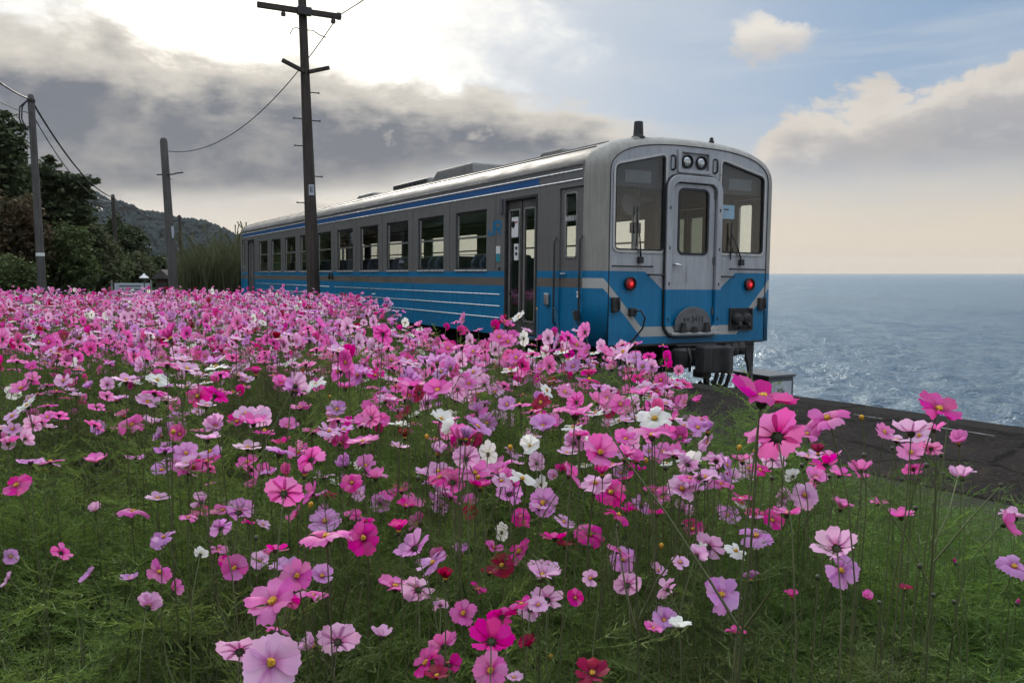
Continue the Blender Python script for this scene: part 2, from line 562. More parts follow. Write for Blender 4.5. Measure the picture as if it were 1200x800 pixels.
LWIN = round_poly([(0.27, 2.20), (1.045, 2.20), (1.045, 3.41), (0.27, 3.235)], 0.075)
RWIN = round_poly([(1.955, 2.20), (2.73, 2.20), (2.73, 3.235), (1.955, 3.41)], 0.075)
DOOR_HOLE = rrect(1.12, 1.88, 1.19, 3.09, 0.12)
LAMP_HOLE = rrect(1.25, 1.75, 3.225, 3.47, 0.02)
front = B().holed([(p[0], p[1]) for p in outline(0.2)], [LWIN, RWIN, DOOR_HOLE, LAMP_HOLE], 0, 0.0, 0.045).build('front_panel', M['front'], car)
# seam between rim and plate
sm = B(); op = [(-0.003, p[0], p[1]) for p in outline(0.205)]
sm.tube(op, 0.007, 5).build('front_seam', M['black_rubber'], front, smooth=True)


def side_wall(name, t0, t1, sign):
    holes = [(0.17, 0.81, 1.06, 2.99), (1.37, 2.27, 1.06, 2.97), (18.55, 19.45, 1.06, 2.97), (19.75, 20.35, 1.06, 2.99)] + \
            [(WS[k], WS[k] + WWD, 1.97, 2.87) for k in range(10)]
    S0, S1, Z0, Z1 = 0.27, TL - 0.27, 1.03, 3.24
    holes = [(max(a, S0) if a < S0 else a, b, c_, d_) for a, b, c_, d_ in holes]
    ss = sorted({S0, S1} | {h[0] for h in holes} | {h[1] for h in holes}); zz = sorted({Z0, Z1} | {h[2] for h in holes} | {h[3] for h in holes})
    def filled(i, j):
        if i < 0 or j < 0 or i >= len(ss) - 1 or j >= len(zz) - 1: return False
        a, b = (ss[i] + ss[i + 1]) / 2, (zz[j] + zz[j + 1]) / 2
        return not any(h[0] < a < h[1] and h[2] < b < h[3] for h in holes)
    mb = B(); idx = {}
    def V(i, j, k):
        if (i, j, k) not in idx:
            idx[(i, j, k)] = len(mb.v); mb.v.append((ss[i], (t0, t1)[k], zz[j]))
        return idx[(i, j, k)]
    for i in range(len(ss) - 1):
        for j in range(len(zz) - 1):
            if not filled(i, j): continue
            mb.f.append((V(i, j, 0), V(i + 1, j, 0), V(i + 1, j + 1, 0), V(i, j + 1, 0)))
            mb.f.append((V(i, j, 1), V(i, j + 1, 1), V(i + 1, j + 1, 1), V(i + 1, j, 1)))
            for di, dj, e0, e1 in ((-1, 0, (i, j), (i, j + 1)), (1, 0, (i + 1, j), (i + 1, j + 1)), (0, -1, (i, j), (i + 1, j)), (0, 1, (i, j + 1), (i + 1, j + 1))):
                if not filled(i + di, j + dj):
                    mb.f.append((V(*e0, 0), V(*e1, 0), V(*e1, 1), V(*e0, 1)))
    return mb.build(name, M['side'], car)


WWD = 1.09
WS = [2.84 + 1.551 * k for k in range(10)]
near = side_wall('side_wall', 0.0, 0.06, 1)
far = side_wall('side_wall', TW - 0.06, TW, -1)

# roof shell with shallow lengthwise ribs, and rain gutters
prof = [(p[0], p[1]) for p in outline(0.012, n=40) if p[1] > 3.17]
mb = B(); mb.loft([[(s, p[0], p[1]) for p in prof] for s in (0.272, 3, 6, 9, 12, 15, 18, TL - 0.272)], close_ring=False)
roof = mb.build('roof', M['roof'], car, smooth=True)
for k in (7, 10, 13, 16, 19, 22, 25, 28, 31, 34):
    if k < len(prof):
        B().tube([(s, prof[k][0], prof[k][1] + 0.004) for s in (0.35, 7, 14, TL - 0.35)], 0.010, 5).build('roof_rib', M['roof'], roof, smooth=True)
for tt in (-0.012, TW - 0.004):
    B().box(0.3, TL - 0.3, tt, tt + 0.016, 3.242, 3.268).build('rain_gutter', M['side'], car, bevel=0.004)

# raised bright strips along the near and far side
for side, t_ in ((0, -0.0), (1, TW)):
    def strip(s0, s1, z, r=0.011):
        return B().tube([(s0, t_, z), ((s0 + s1) / 2, t_, z), (s1, t_, z)], r, 6).build('trim_strip', M['chrome'], car, smooth=True)
    strip(0.30, TL - 0.35, 3.185); strip(0.30, TL - 0.75, 3.068)
    for z in (1.612, 1.442, 1.272):
        for s0, s1 in ((2.42, 10.35), (10.75, 18.35)): strip(s0, s1, z, 0.0085)
# lower sill beam and floor
B().box(0.27, TL - 0.27, 0.07, TW - 0.07, 1.035, 1.14).build('floor', M['dark_steel'], car)
B().box(0.30, TL - 0.30, 0.07, TW - 0.07, 3.10, 3.13).build('ceiling', M['cabin_lining'], car)

# panel joints down the near side
for k in range(11):
    sj = (2.555 if k == 0 else WS[k - 1] + WWD + 0.23)
    B().box(sj - 0.003, sj + 0.003, -0.0025, 0.001, 1.97, 3.05).build('panel_joint', M['dark_steel'], near)
for sj in (0.95, 1.30, 5.7, 8.8, 11.9, 15.0, 18.2):
    B().box(sj - 0.0025, sj + 0.0025, -0.0025, 0.001, 1.04, 1.73).build('panel_joint', M['dark_steel'], near)
# side windows
def window(s0, far_side=False):
    t0 = 0.0 if not far_side else TW - 0.06
    s1 = s0 + WWD
    fr = B().holed([(s0, 1.97), (s1, 1.97), (s1, 2.87), (s0, 2.87)], [[(s0 + 0.035, 2.0), (s1 - 0.035, 2.0), (s1 - 0.035, 2.84), (s0 + 0.035, 2.84)]], 1, t0 + 0.018, t0 + 0.052).build('window', M['black_rubber'], car)
    g = t0 + 0.034
    B().box(s0 + 0.03, s1 - 0.03, g, g + 0.004, 2.46, 2.845).build('pane', M['glass'], fr)
    B().box(s0 + 0.03, s1 - 0.03, g - 0.009, g - 0.005, 1.995, 2.47).build('pane', M['glass'], fr)
    B().box(s0 + 0.036, s1 - 0.036, g - 0.018, g + 0.01, 2.452, 2.482).build('meeting_rail', M['alu'], fr)
    B().box(s0 + 0.036, s1 - 0.036, g + 0.012, g + 0.02, 2.20, 2.212).build('inner_rail', M['alu'], fr)
    if not far_side:
        B().box(s0 - 0.01, s1 + 0.01, t0 - 0.018, t0 + 0.022, 1.945, 1.972).build('sill', M['chrome'], fr, bevel=0.004)
    for a, b in ((s0 + 0.036, s0 + 0.052), (s1 - 0.052, s1 - 0.036)):
        B().box(a, b, g - 0.014, g + 0.006, 2.005, 2.835).build('sash_stile', M['alu'], fr)


for k in range(10):
    window(WS[k]); window(WS[k], True)


# doors in the sides: two folding leaves each, and plain crew doors
def leaf_door(s0, s1, t0, sgn):
    mid = (s0 + s1) / 2
    for a, b in ((s0 + 0.04, mid - 0.012), (mid + 0.012, s1 - 0.04)):
        out = [(a, 1.08), (b, 1.08), (b, 2.93), (a, 2.93)]; inn = rrect(a + 0.055, b - 0.055, 1.26, 2.80, 0.03)
        d = B().holed(out, [inn], 1, t0 + 0.026, t0 + 0.052).build('door_leaf', M['door_grey'], car)
        B().holed(offset_poly(inn, 0.016), [offset_poly(inn, -0.008)], 1, t0 + 0.016, t0 + 0.030).build('pane_frame', M['alu'], d)
        B().box(a + 0.05, b - 0.05, t0 + 0.036, t0 + 0.040, 1.25, 2.81).build('pane', M['glass'], d)
    for a, b in ((s0, s0 + 0.036), (s1 - 0.036, s1)):
        B().box(a, b, t0 - 0.012, t0 + 0.058, 1.06, 2.96).build('door_post', M['dark_steel'], car, bevel=0.005)
    B().box(s0, s1, t0 - 0.014, t0 + 0.05, 2.935, 2.975).build('door_head', M['dark_steel'], car, bevel=0.005)


M['door_grey'] = simple('door_grey', (0.10, 0.095, 0.088), 0.45, 0.5, vary=0.3, scale=5)
for t0 in (0.0, TW - 0.06):
    leaf_door(1.37, 2.27, t0, 1); leaf_door(18.55, 19.45, t0, 1)
B().box(1.42, 2.22, -0.10, 0.05, 1.02, 1.055).build('door_step', M['alu'], car, bevel=0.004)


def crew_door(s0, s1, t0):
    s0 += 0.004; s1 -= 0.004
    wi = rrect(s0 + 0.17, s1 - 0.10, 2.12, 2.92, 0.04)
    a0, a1 = t0 + 0.022, t0 + 0.05
    d = B().holed([(s0, 1.065), (s1, 1.065), (s1, 2.985), (s0, 2.985)], [wi], 1, a0, a1).build('crew_door', M['side'], car)
    B().holed(offset_poly(wi, 0.014), [offset_poly(wi, -0.008)], 1, a0 - 0.008, a0 + 0.004).build('window_frame', M['alu'], d)
    B().box(s0 + 0.16, s1 - 0.09, a0 + 0.008, a0 + 0.012, 2.11, 2.93).build('pane', M['glass'], d)
    if t0 < 1:
        B().box(s1 - 0.14, s1 - 0.03, a0 - 0.03, a0 - 0.018, 1.905, 1.925).build('door_handle', M['chrome'], d)
        B().tube([(s1 - 0.06, a0, 1.915), (s1 - 0.06, a0 - 0.028, 1.915)], 0.012, 8).build('handle_spindle', M['chrome'], d)
    return d


crew_door(0.27, 0.81, 0.0)
crew_door(0.27, 0.81, TW - 0.06); crew_door(19.75, 20.35, 0.0); crew_door(19.75, 20.35, TW - 0.06)
for s_ in (0.845, 0.255):
    B().tube([(s_, -0.02, 1.25), (s_, -0.055, 1.30), (s_, -0.055, 2.32), (s_, -0.02, 2.38)], 0.013, 8).build('handrail', M['dark_steel'], car, smooth=True)

# livery details on the near side
tm = Matrix.Rotation(R(90), 4, 'X')          # text upright in the x-z plane, read from -y
# the two letters of the operator's mark, drawn as strokes
def stroke(path, w_, name, parent):
    P = [Vector(p) for p in path]; L_, R_ = [], []
    for i, p in enumerate(P):
        d_ = (P[min(i + 1, len(P) - 1)] - P[max(i - 1, 0)]).normalized(); n_ = Vector((-d_.y, d_.x)) * w_ / 2
        L_.append(p + n_); R_.append(p - n_)
    poly = [(q.x, q.y) for q in L_ + R_[::-1]]
    mb = MB(); n_ = len(P)
    for i in range(n_ - 1):
        a, b, c_, d_ = L_[i], L_[i + 1], R_[i + 1], R_[i]
        mb.prism([(a.x, a.y), (b.x, b.y), (c_.x, c_.y), (d_.x, d_.y)], 1, -0.004, 0.001)
    return mb.v, mb.f


def arc(cx, cz, rx, rz, a0, a1, n=8): return [(cx + rx * math.cos(R(a0 + (a1 - a0) * k / n)), cz + rz * math.sin(R(a0 + (a1 - a0) * k / n))) for k in range(n + 1)]


lx, lz, hh = -2.62, 2.475, 0.205
J = [(0.075, hh)] + [(0.075, 0.075)] + arc(-0.005, 0.07, 0.08, 0.065, 0, -180)[0:]
Rr = [(0.13, 0.0), (0.13, hh - 0.02)] ; Rb = [(0.115, hh - 0.02)] + arc(0.235, hh - 0.068, 0.075, 0.048, 90, -90) + [(0.165, hh - 0.116)]; Rl = [(0.205, hh - 0.116), (0.315, 0.0)]
mk = MB()
for path in (J, Rr, Rb, Rl):
    v_, f_ = stroke([(lx - 0.08 + p[0] * 1.0, lz + p[1]) for p in path], 0.042, 'x', None); mk.add(v_, f_)
mk.build('operator_mark', M['logo_blue'], car, fix=False)
B().box(2.415, 2.535, -0.006, 0.002, 2.20, 2.31).build('notice_sticker', M['white_paint'], car)
B().box(2.415, 2.535, -0.006, 0.002, 2.085, 2.195).build('notice_sticker', M['teal_print'], car)
B().box(2.33, 2.40, -0.03, 0.0, 2.76, 2.98).build('side_lamp', M['grey_metal'], car, bevel=0.006)
B().lathe([(0.03, 0), (0.03, 0.02), (0.015, 0.026)], (2.44, 0.0, 2.0), (0, -1, 0), 10).build('door_button', M['grey_metal'], car)
text_mesh('car_number', '5411', 0.11, M['alu'], car, Matrix.Translation((-10.55, -0.006, 1.355)) @ tm)
B().box(1.02, 1.12, -0.045, 0.0, 1.50, 1.66).build('marker_lamp', M['alu'], car, bevel=0.015)
for z in (1.70, 1.655):
    B().box(0.335, 0.385, -0.004, 0.001, z - 0.035, z).build('route_plate', M['white_paint'], car)
B().box(0.32, 0.44, -0.012, 0.004, 1.34, 1.46).build('recess_cover', M['dark_steel'], car, bevel=0.006)
B().tube([(0.33, -0.008, 1.13), (0.86, -0.008, 1.13)], 0.008, 6).build('footboard_strip', M['chrome'], car)
for s_ in (10.45, 10.68):
    B().tube([(s_, -0.02, 1.94), (s_, -0.03, 1.86), (s_, -0.02, 1.78)], 0.02, 6).build('grab_handle', M['dark_steel'], car, smooth=True)
# papers on the folding door
B().box(1.91, 2.10, 0.010, 0.014, 2.42, 2.70).build('door_notice', M['white_paint'], car)
B().lathe([(0.05, 0.0), (0.05, 0.003), (0.034, 0.003), (0.034, 0.0)], (2.05, 0.009, 2.60), (0, -1, 0), 16).build('notice_ring', M['black_rubber'], car)
B().box(1.93, 2.00, 0.006, 0.010, 2.62, 2.64).build('notice_print', M['red_print'], car)
B().box(1.90, 2.02, 0.010, 0.014, 2.10, 2.33).build('door_notice', M['white_paint'], car)
for z in (2.27, 2.19): B().box(1.925, 1.985, 0.006, 0.010, z - 0.02, z + 0.02).build('notice_print', M['black_rubber'], car)
text_mesh('crew_room_lettering', '乗務員室', 0.075, M['white_paint'], car, Matrix.Translation((-0.565, 0.018, 2.60)) @ tm, 0.001)

# ---- the front
def fplate(poly, s0, s1, name, mat, parent, **kw): return B().prism(poly, 0, s0, s1).build(name, mat, parent, **kw)


M['dest_glass'] = simple('destination_board_black', (0.02, 0.021, 0.024), 0.4, vary=0.2)
M['dest_screen'] = simple('destination_screen_grey', (0.13, 0.14, 0.15), 0.5, vary=0.2)
for nm_, poly in (('left', LWIN), ('right', RWIN)):
    fr = B().holed(offset_poly(poly, 0.022), [offset_poly(poly, -0.006)], 0, -0.012, 0.03).build('windscreen', M['alu'], car, autosmooth=R(30))
    B().holed(offset_poly(poly, -0.005), [offset_poly(poly, -0.026)], 0, -0.009, 0.026).build('windscreen_gasket', M['black_rubber'], fr, autosmooth=R(30))
    B().prism(offset_poly(poly, -0.02), 0, 0.012, 0.017).build('windscreen_pane', M['cab_glass'], fr)
    zt = 2.985
    clip = [p for p in offset_poly(poly, -0.02) if p[1] > zt]
    lo, hi = min(p[0] for p in clip), max(p[0] for p in clip)
    fplate([(lo, zt)] + sorted([p for p in clip], key=lambda p: p[0]) + [(hi, zt)], 0.06, 0.075, 'destination_board', M['dest_glass'], fr, fix=True)
    cx = (lo + hi) / 2
    B().box(0.052, 0.059, cx - 0.20, cx + 0.20, 3.04, 3.19).build('destination_screen', M['dest_screen'], fr)

# lamp housing
hs = B().holed(rrect(1.225, 1.775, 3.20, 3.495, 0.02), [rrect(1.275, 1.725, 3.245, 3.455, 0.015)], 0, -0.022, 0.03).build('headlight_housing', M['front'], car, autosmooth=R(30))
B().box(0.012, 0.03, 1.27, 1.73, 3.24, 3.46).build('housing_back', M['front'], hs)
for tt in (1.385, 1.615):
    h = MB(lambda p: (-p[0], p[1], p[2])); h.lathe([(0.085, 0.0), (0.088, 0.030), (0.074, 0.034), (0.072, 0.006)], (0.012, tt, 3.345), (-1, 0, 0), 24)
    h = h.build('headlight', M['black_rubber'], hs, autosmooth=R(40))
    q = MB(flip); q.lathe([(0.071, 0.0), (0.066, 0.012), (0.045, 0.022), (0.015, 0.026)], (0.010, tt, 3.345), (-1, 0, 0), 20)
    q.build('lens', M['lens'], h, smooth=True)
for tt in (1.155, 1.845):
    B().tube([(0.0, tt - 0.0, 3.23), (-0.05, tt, 3.24), (-0.055, tt, 3.32), (-0.05, tt, 3.39), (0.0, tt, 3.40)], 0.011, 8).build('grab_iron', M['dark_steel'], car, smooth=True)
    B().holed(rrect(tt - 0.038, tt + 0.038, 3.215, 3.415, 0.03), [rrect(tt - 0.026, tt + 0.026, 3.228, 3.402, 0.02)], 0, -0.004, 0.0).build('grab_recess_edge', M['black_rubber'], car)

# end door with its raised surround
B().holed(rrect(1.045, 1.955, 1.125, 3.165, 0.19, 8), [rrect(1.135, 1.865, 1.205, 3.075, 0.12, 8)], 0, -0.055, 0.002).build('door_surround', M['front'], car, autosmooth=R(35), bevel=0.008)
B().holed(rrect(1.030, 1.970, 1.110, 3.180, 0.20, 8), [rrect(1.050, 1.950, 1.130, 3.160, 0.19, 8)], 0, -0.03, -0.001).build('door_surround_seal', M['black_rubber'], car, autosmooth=R(35))
dw = rrect(1.262, 1.738, 2.185, 2.995, 0.07, 6)
ed = B().holed(rrect(1.148, 1.852, 1.218, 3.062, 0.10, 8), [dw], 0, -0.012, 0.02).build('end_door', M['front'], car, autosmooth=R(35))
B().holed(offset_poly(dw, 0.018), [offset_poly(dw, -0.012)], 0, -0.02, 0.0).build('door_gasket', M['black_rubber'], ed, autosmooth=R(35))
B().prism(offset_poly(dw, -0.008), 0, -0.004, 0.0).build('door_pane', glass('door_glass', (0.42, 0.46, 0.44)), ed)
B().tube([(-0.012, 1.20, 2.045), (-0.06, 1.20, 2.045), (-0.065, 1.215, 2.042), (-0.06, 1.30, 2.03)], 0.014, 8).build('door_handle', M['chrome'], ed, smooth=True)
for z in (2.95, 2.1, 1.45): B().box(-0.03, -0.01, 1.838, 1.856, z - 0.05, z + 0.05).build('hinge', M['grey_metal'], ed)
for z in (1.35, 1.8, 2.25, 2.75):
    for tt in (1.09, 1.91):
        B().box(-0.062, -0.05, tt - 0.006, tt + 0.006, z - 0.02, z + 0.02).build('surround_bolt', M['black_rubber'], car)
B().box(-0.10, -0.01, 1.12, 1.92, 1.150, 1.185).build('threshold', M['alu'], car, bevel=0.006)

# number plate (half round footplate) with brackets
hp = [(1.19, 1.20)] + [(1.49 + 0.30 * math.cos(R(a)), 1.275 + 0.235 * math.sin(R(a))) for a in range(170, 5, -15)] + [(1.79, 1.20)]
npl = fplate(hp, -0.075, -0.058, 'number_plate', M['plate_grey'], car, bevel=0.006)
# front text: in plane x=const, read from +x side (local +x is forward): right is +y
fm = Matrix(((0, 0, 1, 0), (1, 0, 0, 0), (0, 1, 0, 0), (0, 0, 0, 1)))
text_mesh('plate_number', '5411', 0.105, M['black_rubber'], npl, Matrix.Translation((0.078, 1.555, 1.35)) @ fm)
text_mesh('plate_prefix', 'キハ', 0.06, M['black_rubber'], npl, Matrix.Translation((0.078, 1.37, 1.345)) @ fm)
for tt in (1.30, 1.49, 1.69):
    B().prism([(tt - 0.05, 1.185), (tt + 0.05, 1.185), (tt + 0.02, 1.31 - (0.05 if tt == 1.49 else 0)), (tt - 0.02, 1.31 - (0.05 if tt == 1.49 else 0))], 0, -0.135, -0.078).build('plate_bracket', M['dark_steel'], npl, bevel=0.006)

# tail lamps, lit
m, t = material('tail_lamp_red'); t.out(t.bsdf(**{'Base Color': (0.30, 0.008, 0.012), 'Roughness': 0.15, 'Emission Color': (1.0, 0.02, 0.03), 'Emission Strength': 0.07}).outputs[0]); M['tail_red'] = m
for tt in (0.511, 2.489):
    q = MB(flip); q.lathe([(0.082, 0.0), (0.085, 0.045), (0.072, 0.05), (0.068, 0.02)], (0.0, tt, 1.80), (-1, 0, 0), 22)
    tl = q.build('tail_lamp', M['black_rubber'], car, autosmooth=R(40))
    q = MB(flip); q.lathe([(0.067, 0.0), (0.062, 0.018), (0.04, 0.028), (0.012, 0.032)], (-0.010, tt, 1.80), (-1, 0, 0), 18); q.build('lamp_glass', M['tail_red'], tl, smooth=True)
    q = MB(flip); q.lathe([(0.028, 0.0), (0.024, 0.006), (0.008, 0.009)], (-0.038, tt + 0.01, 1.795), (-1, 0, 0), 14); q.build('bulb', M['tail'], tl, smooth=True)

# wipers and grab rails
def wiper(tp, zp, tipt, tipz):
    a = B().tube([(-0.03, tp, zp), (-0.045, (tp + tipt) / 2, (zp + tipz) / 2), (-0.028, tipt, tipz)], [0.014, 0.009, 0.006], 6).build('wiper', M['black_rubber'], car, smooth=True)
    d_ = Vector((tipt - tp, tipz - zp)).normalized()
    B().box(-0.026, -0.018, tipt - 0.008, tipt + 0.008, tipz - 0.34, tipz + 0.14).build('wiper_blade', M['black_rubber'], a)
    B().box(-0.05, 0.0, tp - 0.035, tp + 0.035, zp - 0.05, zp + 0.03).build('wiper_pivot', M['black_rubber'], a, bevel=0.006)


wiper(0.66, 2.10, 0.60, 2.60); wiper(2.33, 2.10, 2.14, 2.46)
for (t0, t1, z) in ((0.258, 0.833, 2.01), (0.80, 1.02, 1.91), (1.98, 2.20, 1.90), (2.15, 2.74, 2.0)):
    B().tube([(0.0, t0, z), (-0.05, t0, z), (-0.05, t1, z), (0.0, t1, z)], 0.010, 8).build('grab_rail', M['dark_steel'], car, smooth=True)
for (tt, z0, z1) in ((0.29, 1.45, 1.63), (2.71, 1.45, 1.62)):
    B().box(-0.055, 0.03, tt - 0.045, tt + 0.045, z0, z1).build('lamp_bracket', M['dark_steel'], car, bevel=0.012)
    B().tube([(-0.03, tt + 0.03, z1 - 0.01), (-0.075, tt + 0.03, z1 + 0.0), (-0.075, tt + 0.03, z0 + 0.03)], 0.012, 6).build('bracket_hook', M['dark_steel'], car, smooth=True)
# jumper cable and its socket
B().box(-0.06, 0.01, 0.505, 0.60, 1.40, 1.50).build('cable_socket', M['dark_steel'], car, bevel=0.012)
B().tube([(-0.05, 0.55, 1.46), (-0.13, 0.60, 1.47), (-0.15, 0.655, 1.38), (-0.12, 0.64, 1.25), (-0.06, 0.56, 1.12), (-0.01, 0.50, 1.05), (0.03, 0.48, 0.95)], 0.012, 8).build('jumper_cable', M['black_rubber'], car, smooth=True)
jb = B().holed([(2.155, 1.185), (2.565, 1.185), (2.565, 1.485), (2.155, 1.485)], [[(2.175, 1.205), (2.545, 1.205), (2.545, 1.465), (2.175, 1.465)]], 0, -0.03, 0.0).build('jumper_box', M['dark_steel'], car)
B().box(-0.006, 0.0, 2.175, 2.545, 1.205, 1.465).build('jumper_box_back', M['black_rubber'], jb)
for tt in (2.275, 2.44):
    q = MB(flip); q.lathe([(0.075, 0.0), (0.08, 0.05), (0.066, 0.085), (0.03, 0.10)], (-0.005, tt, 1.35), (-1, 0, -0.25), 16); q.build('jumper_plug', M['dark_steel'], jb, autosmooth=R(40))
    B().tube([(-0.08, tt, 1.30), (-0.11, tt, 1.25), (-0.05, tt + 0.01, 1.215)], 0.02, 8).build('jumper_lead', M['dark_steel'], jb, smooth=True)
# bottom lip
B().box(-0.004, 0.05, 0.22, 2.78, 1.02, 1.045).build('front_lip', M['dark_steel'], car)

# coupler, hoses, pilot irons
cp = B().box(-0.28, 0.6, 1.39, 1.61, 0.76, 0.98).build('coupler', M['dark_steel'], car, bevel=0.02)
B().prism([(-0.30, 1.33), (-0.26, 1.70), (-0.40, 1.76), (-0.60, 1.70), (-0.63, 1.60), (-0.52, 1.56), (-0.48, 1.47), (-0.58, 1.36), (-0.50, 1.30)], 2, 0.70, 1.03).build('coupler_head', M['dark_steel'], cp, bevel=0.02)
B().box(-0.34, -0.16, 1.42, 1.58, 0.62, 0.72).build('coupler_foot', M['dark_steel'], cp, bevel=0.015)
B().box(-0.10, 0.25, 1.22, 1.86, 1.00, 1.032).build('coupler_pocket', M['dark_steel'], car, bevel=0.01)
B().box(-0.02, 0.26, 1.68, 1.90, 0.72, 0.98).build('coupler_carrier', M['dark_steel'], car, bevel=0.03)
B().box(0.02, 0.30, 1.20, 1.36, 0.66, 0.96).build('draft_beam', M['dark_steel'], car, bevel=0.03)
q = MB(flip); q.lathe([(0.10, 0), (0.12, 0.03), (0.12, 0.22), (0.09, 0.25)], (-0.10, 1.28, 0.74), (0, 0, 1), 14); q.build('brake_cylinder', M['dark_steel'], car, autosmooth=R(40))
for tt in (1.30, 1.70):
    B().tube([(-0.20, tt, 1.0), (-0.26, tt + 0.01, 0.86), (-0.24, tt, 0.70)], 0.018, 7).build('safety_chain', M['dark_steel'], car, smooth=True)
B().box(0.18, 0.22, 0.98, 2.02, 0.20, 0.40).build('rail_guard', M['dark_steel'], car, bevel=0.01)
for tt in (1.0, 1.98): B().box(0.17, 0.23, tt - 0.03, tt + 0.03, 0.38, 0.90).build('guard_hanger', M['dark_steel'], car)
for tt in (2.1, 2.22, 2.34): B().tube([(0.10, tt, 1.02), (0.06, tt, 0.90), (0.16, tt + 0.03, 0.84), (0.30, tt + 0.02, 0.88)], 0.016, 6).build('air_pipe', M['dark_steel'], car, smooth=True)
for k, tt in enumerate((1.86, 1.96, 2.08)):
    B().tube([(-0.05, tt, 0.95), (-0.10, tt, 0.84), (-0.12, tt + 0.01, 0.62), (-0.10, tt - 0.03, 0.47), (-0.02, tt - 0.10, 0.43), (0.05, tt - 0.14, 0.52)], 0.028, 8).build('brake_hose', M['black_rubber'], car, smooth=True)
B().tube([(-0.12, 1.7, 0.99), (-0.14, 2.0, 0.97), (-0.12, 2.36, 0.97), (-0.12, 2.36, 0.78)], 0.013, 6).build('uncoupling_lever', M['dark_steel'], car, smooth=True)
for k in range(3):
    B().lathe([(0.05, 0), (0.075, 0.05), (0.06, 0.16), (0.02, 0.18)], (0.02, 2.16 + 0.12 * k, 0.84 + 0.01 * k), (0, 0, 1), 10).build('air_cock', M['dark_steel'], car, smooth=True)
for tt in (0.36, 2.60):
    B().prism([(tt - 0.09, 1.03), (tt + 0.09, 1.03), (tt + 0.085, 0.62), (tt + 0.02, 0.58)], 0, 0.06, 0.10).build('step_iron', M['dark_steel'], car, bevel=0.006)
    B().tube([(0.08, tt + 0.06, 0.70), (0.07, tt + 0.055, 0.50), (0.02, tt + 0.02, 0.40), (-0.07, tt - 0.06, 0.36)], 0.028, 8).build('pilot_iron', M['dark_steel'], car, smooth=True)
B().box(0.30, 0.40, 0.30, 2.70, 0.84, 1.02).build('headstock', M['dark_steel'], car, bevel=0.02)
B().box(0.5, 1.3, 0.25, 1.0, 0.42, 1.0).build('air_reservoir_box', M['dark_steel'], car, bevel=0.05)
q = MB(flip); q.lathe([(0.0, 0), (0.19, 0.01), (0.21, 0.1), (0.21, 0.8), (0.19, 0.9), (0.0, 0.91)], (0.62, 0.55, 0.62), (0, 1, 0), 16); q.build('air_reservoir', M['dark_steel'], car, autosmooth=R(40))
# bogies and underfloor boxes
for s0 in (3.35, 17.3):
    bg_ = B().box(s0 - 1.45, s0 + 1.45, 0.82, 0.95, 0.42, 0.66).build('bogie', M['dark_steel'], car, bevel=0.03)
    B().box(s0 - 1.45, s0 + 1.45, 2.05, 2.18, 0.42, 0.66).build('bogie_frame', M['dark_steel'], bg_, bevel=0.03)
    B().box(s0 - 0.3, s0 + 0.3, 0.8, 2.2, 0.5, 0.9).build('bolster', M['dark_steel'], bg_, bevel=0.03)
    for ds in (-1.05, 1.05):
        B().tube([(s0 + ds, 0.9, 0.43), (s0 + ds, 2.1, 0.43)], 0.07, 10).build('axle', M['dark_steel'], bg_)
        for tt, sg in ((0.97, -1), (2.03, 1)):
            q = MB(flip); q.lathe([(0.06, -0.07), (0.40, -0.06), (0.43, -0.05), (0.44, 0.05), (0.46, 0.06), (0.36, 0.065), (0.10, 0.03)], (s0 + ds, tt, 0.43), (0, -sg, 0), 26); q.build('wheel', M['dark_steel'], bg_, autosmooth=R(40))
            B().box(s0 + ds - 0.16, s0 + ds + 0.16, tt - 0.2 if sg < 0 else tt + 0.06, tt - 0.06 if sg < 0 else tt + 0.2, 0.30, 0.56).build('axle_box', M['dark_steel'], bg_, bevel=0.03)
for s0, s1, z0 in ((5.2, 7.0, 0.38), (7.3, 10.2, 0.30), (10.6, 12.8, 0.42), (13.2, 15.2, 0.36)):
    B().box(s0, s1, 0.14, 2.86, z0, 1.03).build('underfloor_box', M['dark_steel'], car, bevel=0.03)

# roof gear
ac = M['roof_gear'] = simple('roof_gear_grey', (0.20, 0.195, 0.18), 0.6, 0.3, vary=0.3)
def gear(s0, s1, t0, t1, zt, name='cooler', bev=0.04, ramp=0.3):
    return B().prism([(s0, 3.58), (s0 + ramp * 0.2, zt), (s1 - ramp, zt), (s1, 3.62)], 1, t0, t1).build(name, ac, car, bevel=bev)
g1 = gear(4.9, 6.9, 0.80, 2.2, 3.86, ramp=0.4)
g2 = gear(6.95, 9.0, 0.85, 2.15, 3.80, ramp=0.2)
for k in range(9): B().box(7.1 + 0.2 * k, 7.24 + 0.2 * k, 0.825, 0.853, 3.66, 3.77).build('louvre', M['dark_steel'], g2)
gear(10.4, 11.9, 0.95, 2.05, 3.80, ramp=0.4); gear(12.0, 14.4, 1.0, 2.0, 3.74, ramp=0.2)
gear(1.95, 2.75, 0.75, 1.5, 3.72, 'roof_vent', 0.03, 0.2)
B().lathe([(0.085, 0.0), (0.085, 0.03), (0.065, 0.04), (0.055, 0.21), (0.045, 0.215)], (0.14, 0.71, 3.585), (0, 0, 1), 14).build('exhaust_stub', M['dark_steel'], car, autosmooth=R(40))
B().box(0.06, 0.24, 0.60, 0.84, 3.52, 3.60).build('stub_base', M['rim'], car, bevel=0.02)
B().lathe([(0.035, 0.0), (0.035, 0.045), (0.02, 0.05), (0.028, 0.075), (0.01, 0.09)], (0.14, 1.90, 3.62), (0, 0, 1), 10).build('whistle', M['dark_steel'], car)
B().lathe([(0.10, 0.0), (0.09, 0.26), (0.06, 0.265)], (17.4, 1.35, 3.64), (0, 0, 1), 12).build('exhaust_stub', M['dark_steel'], car)
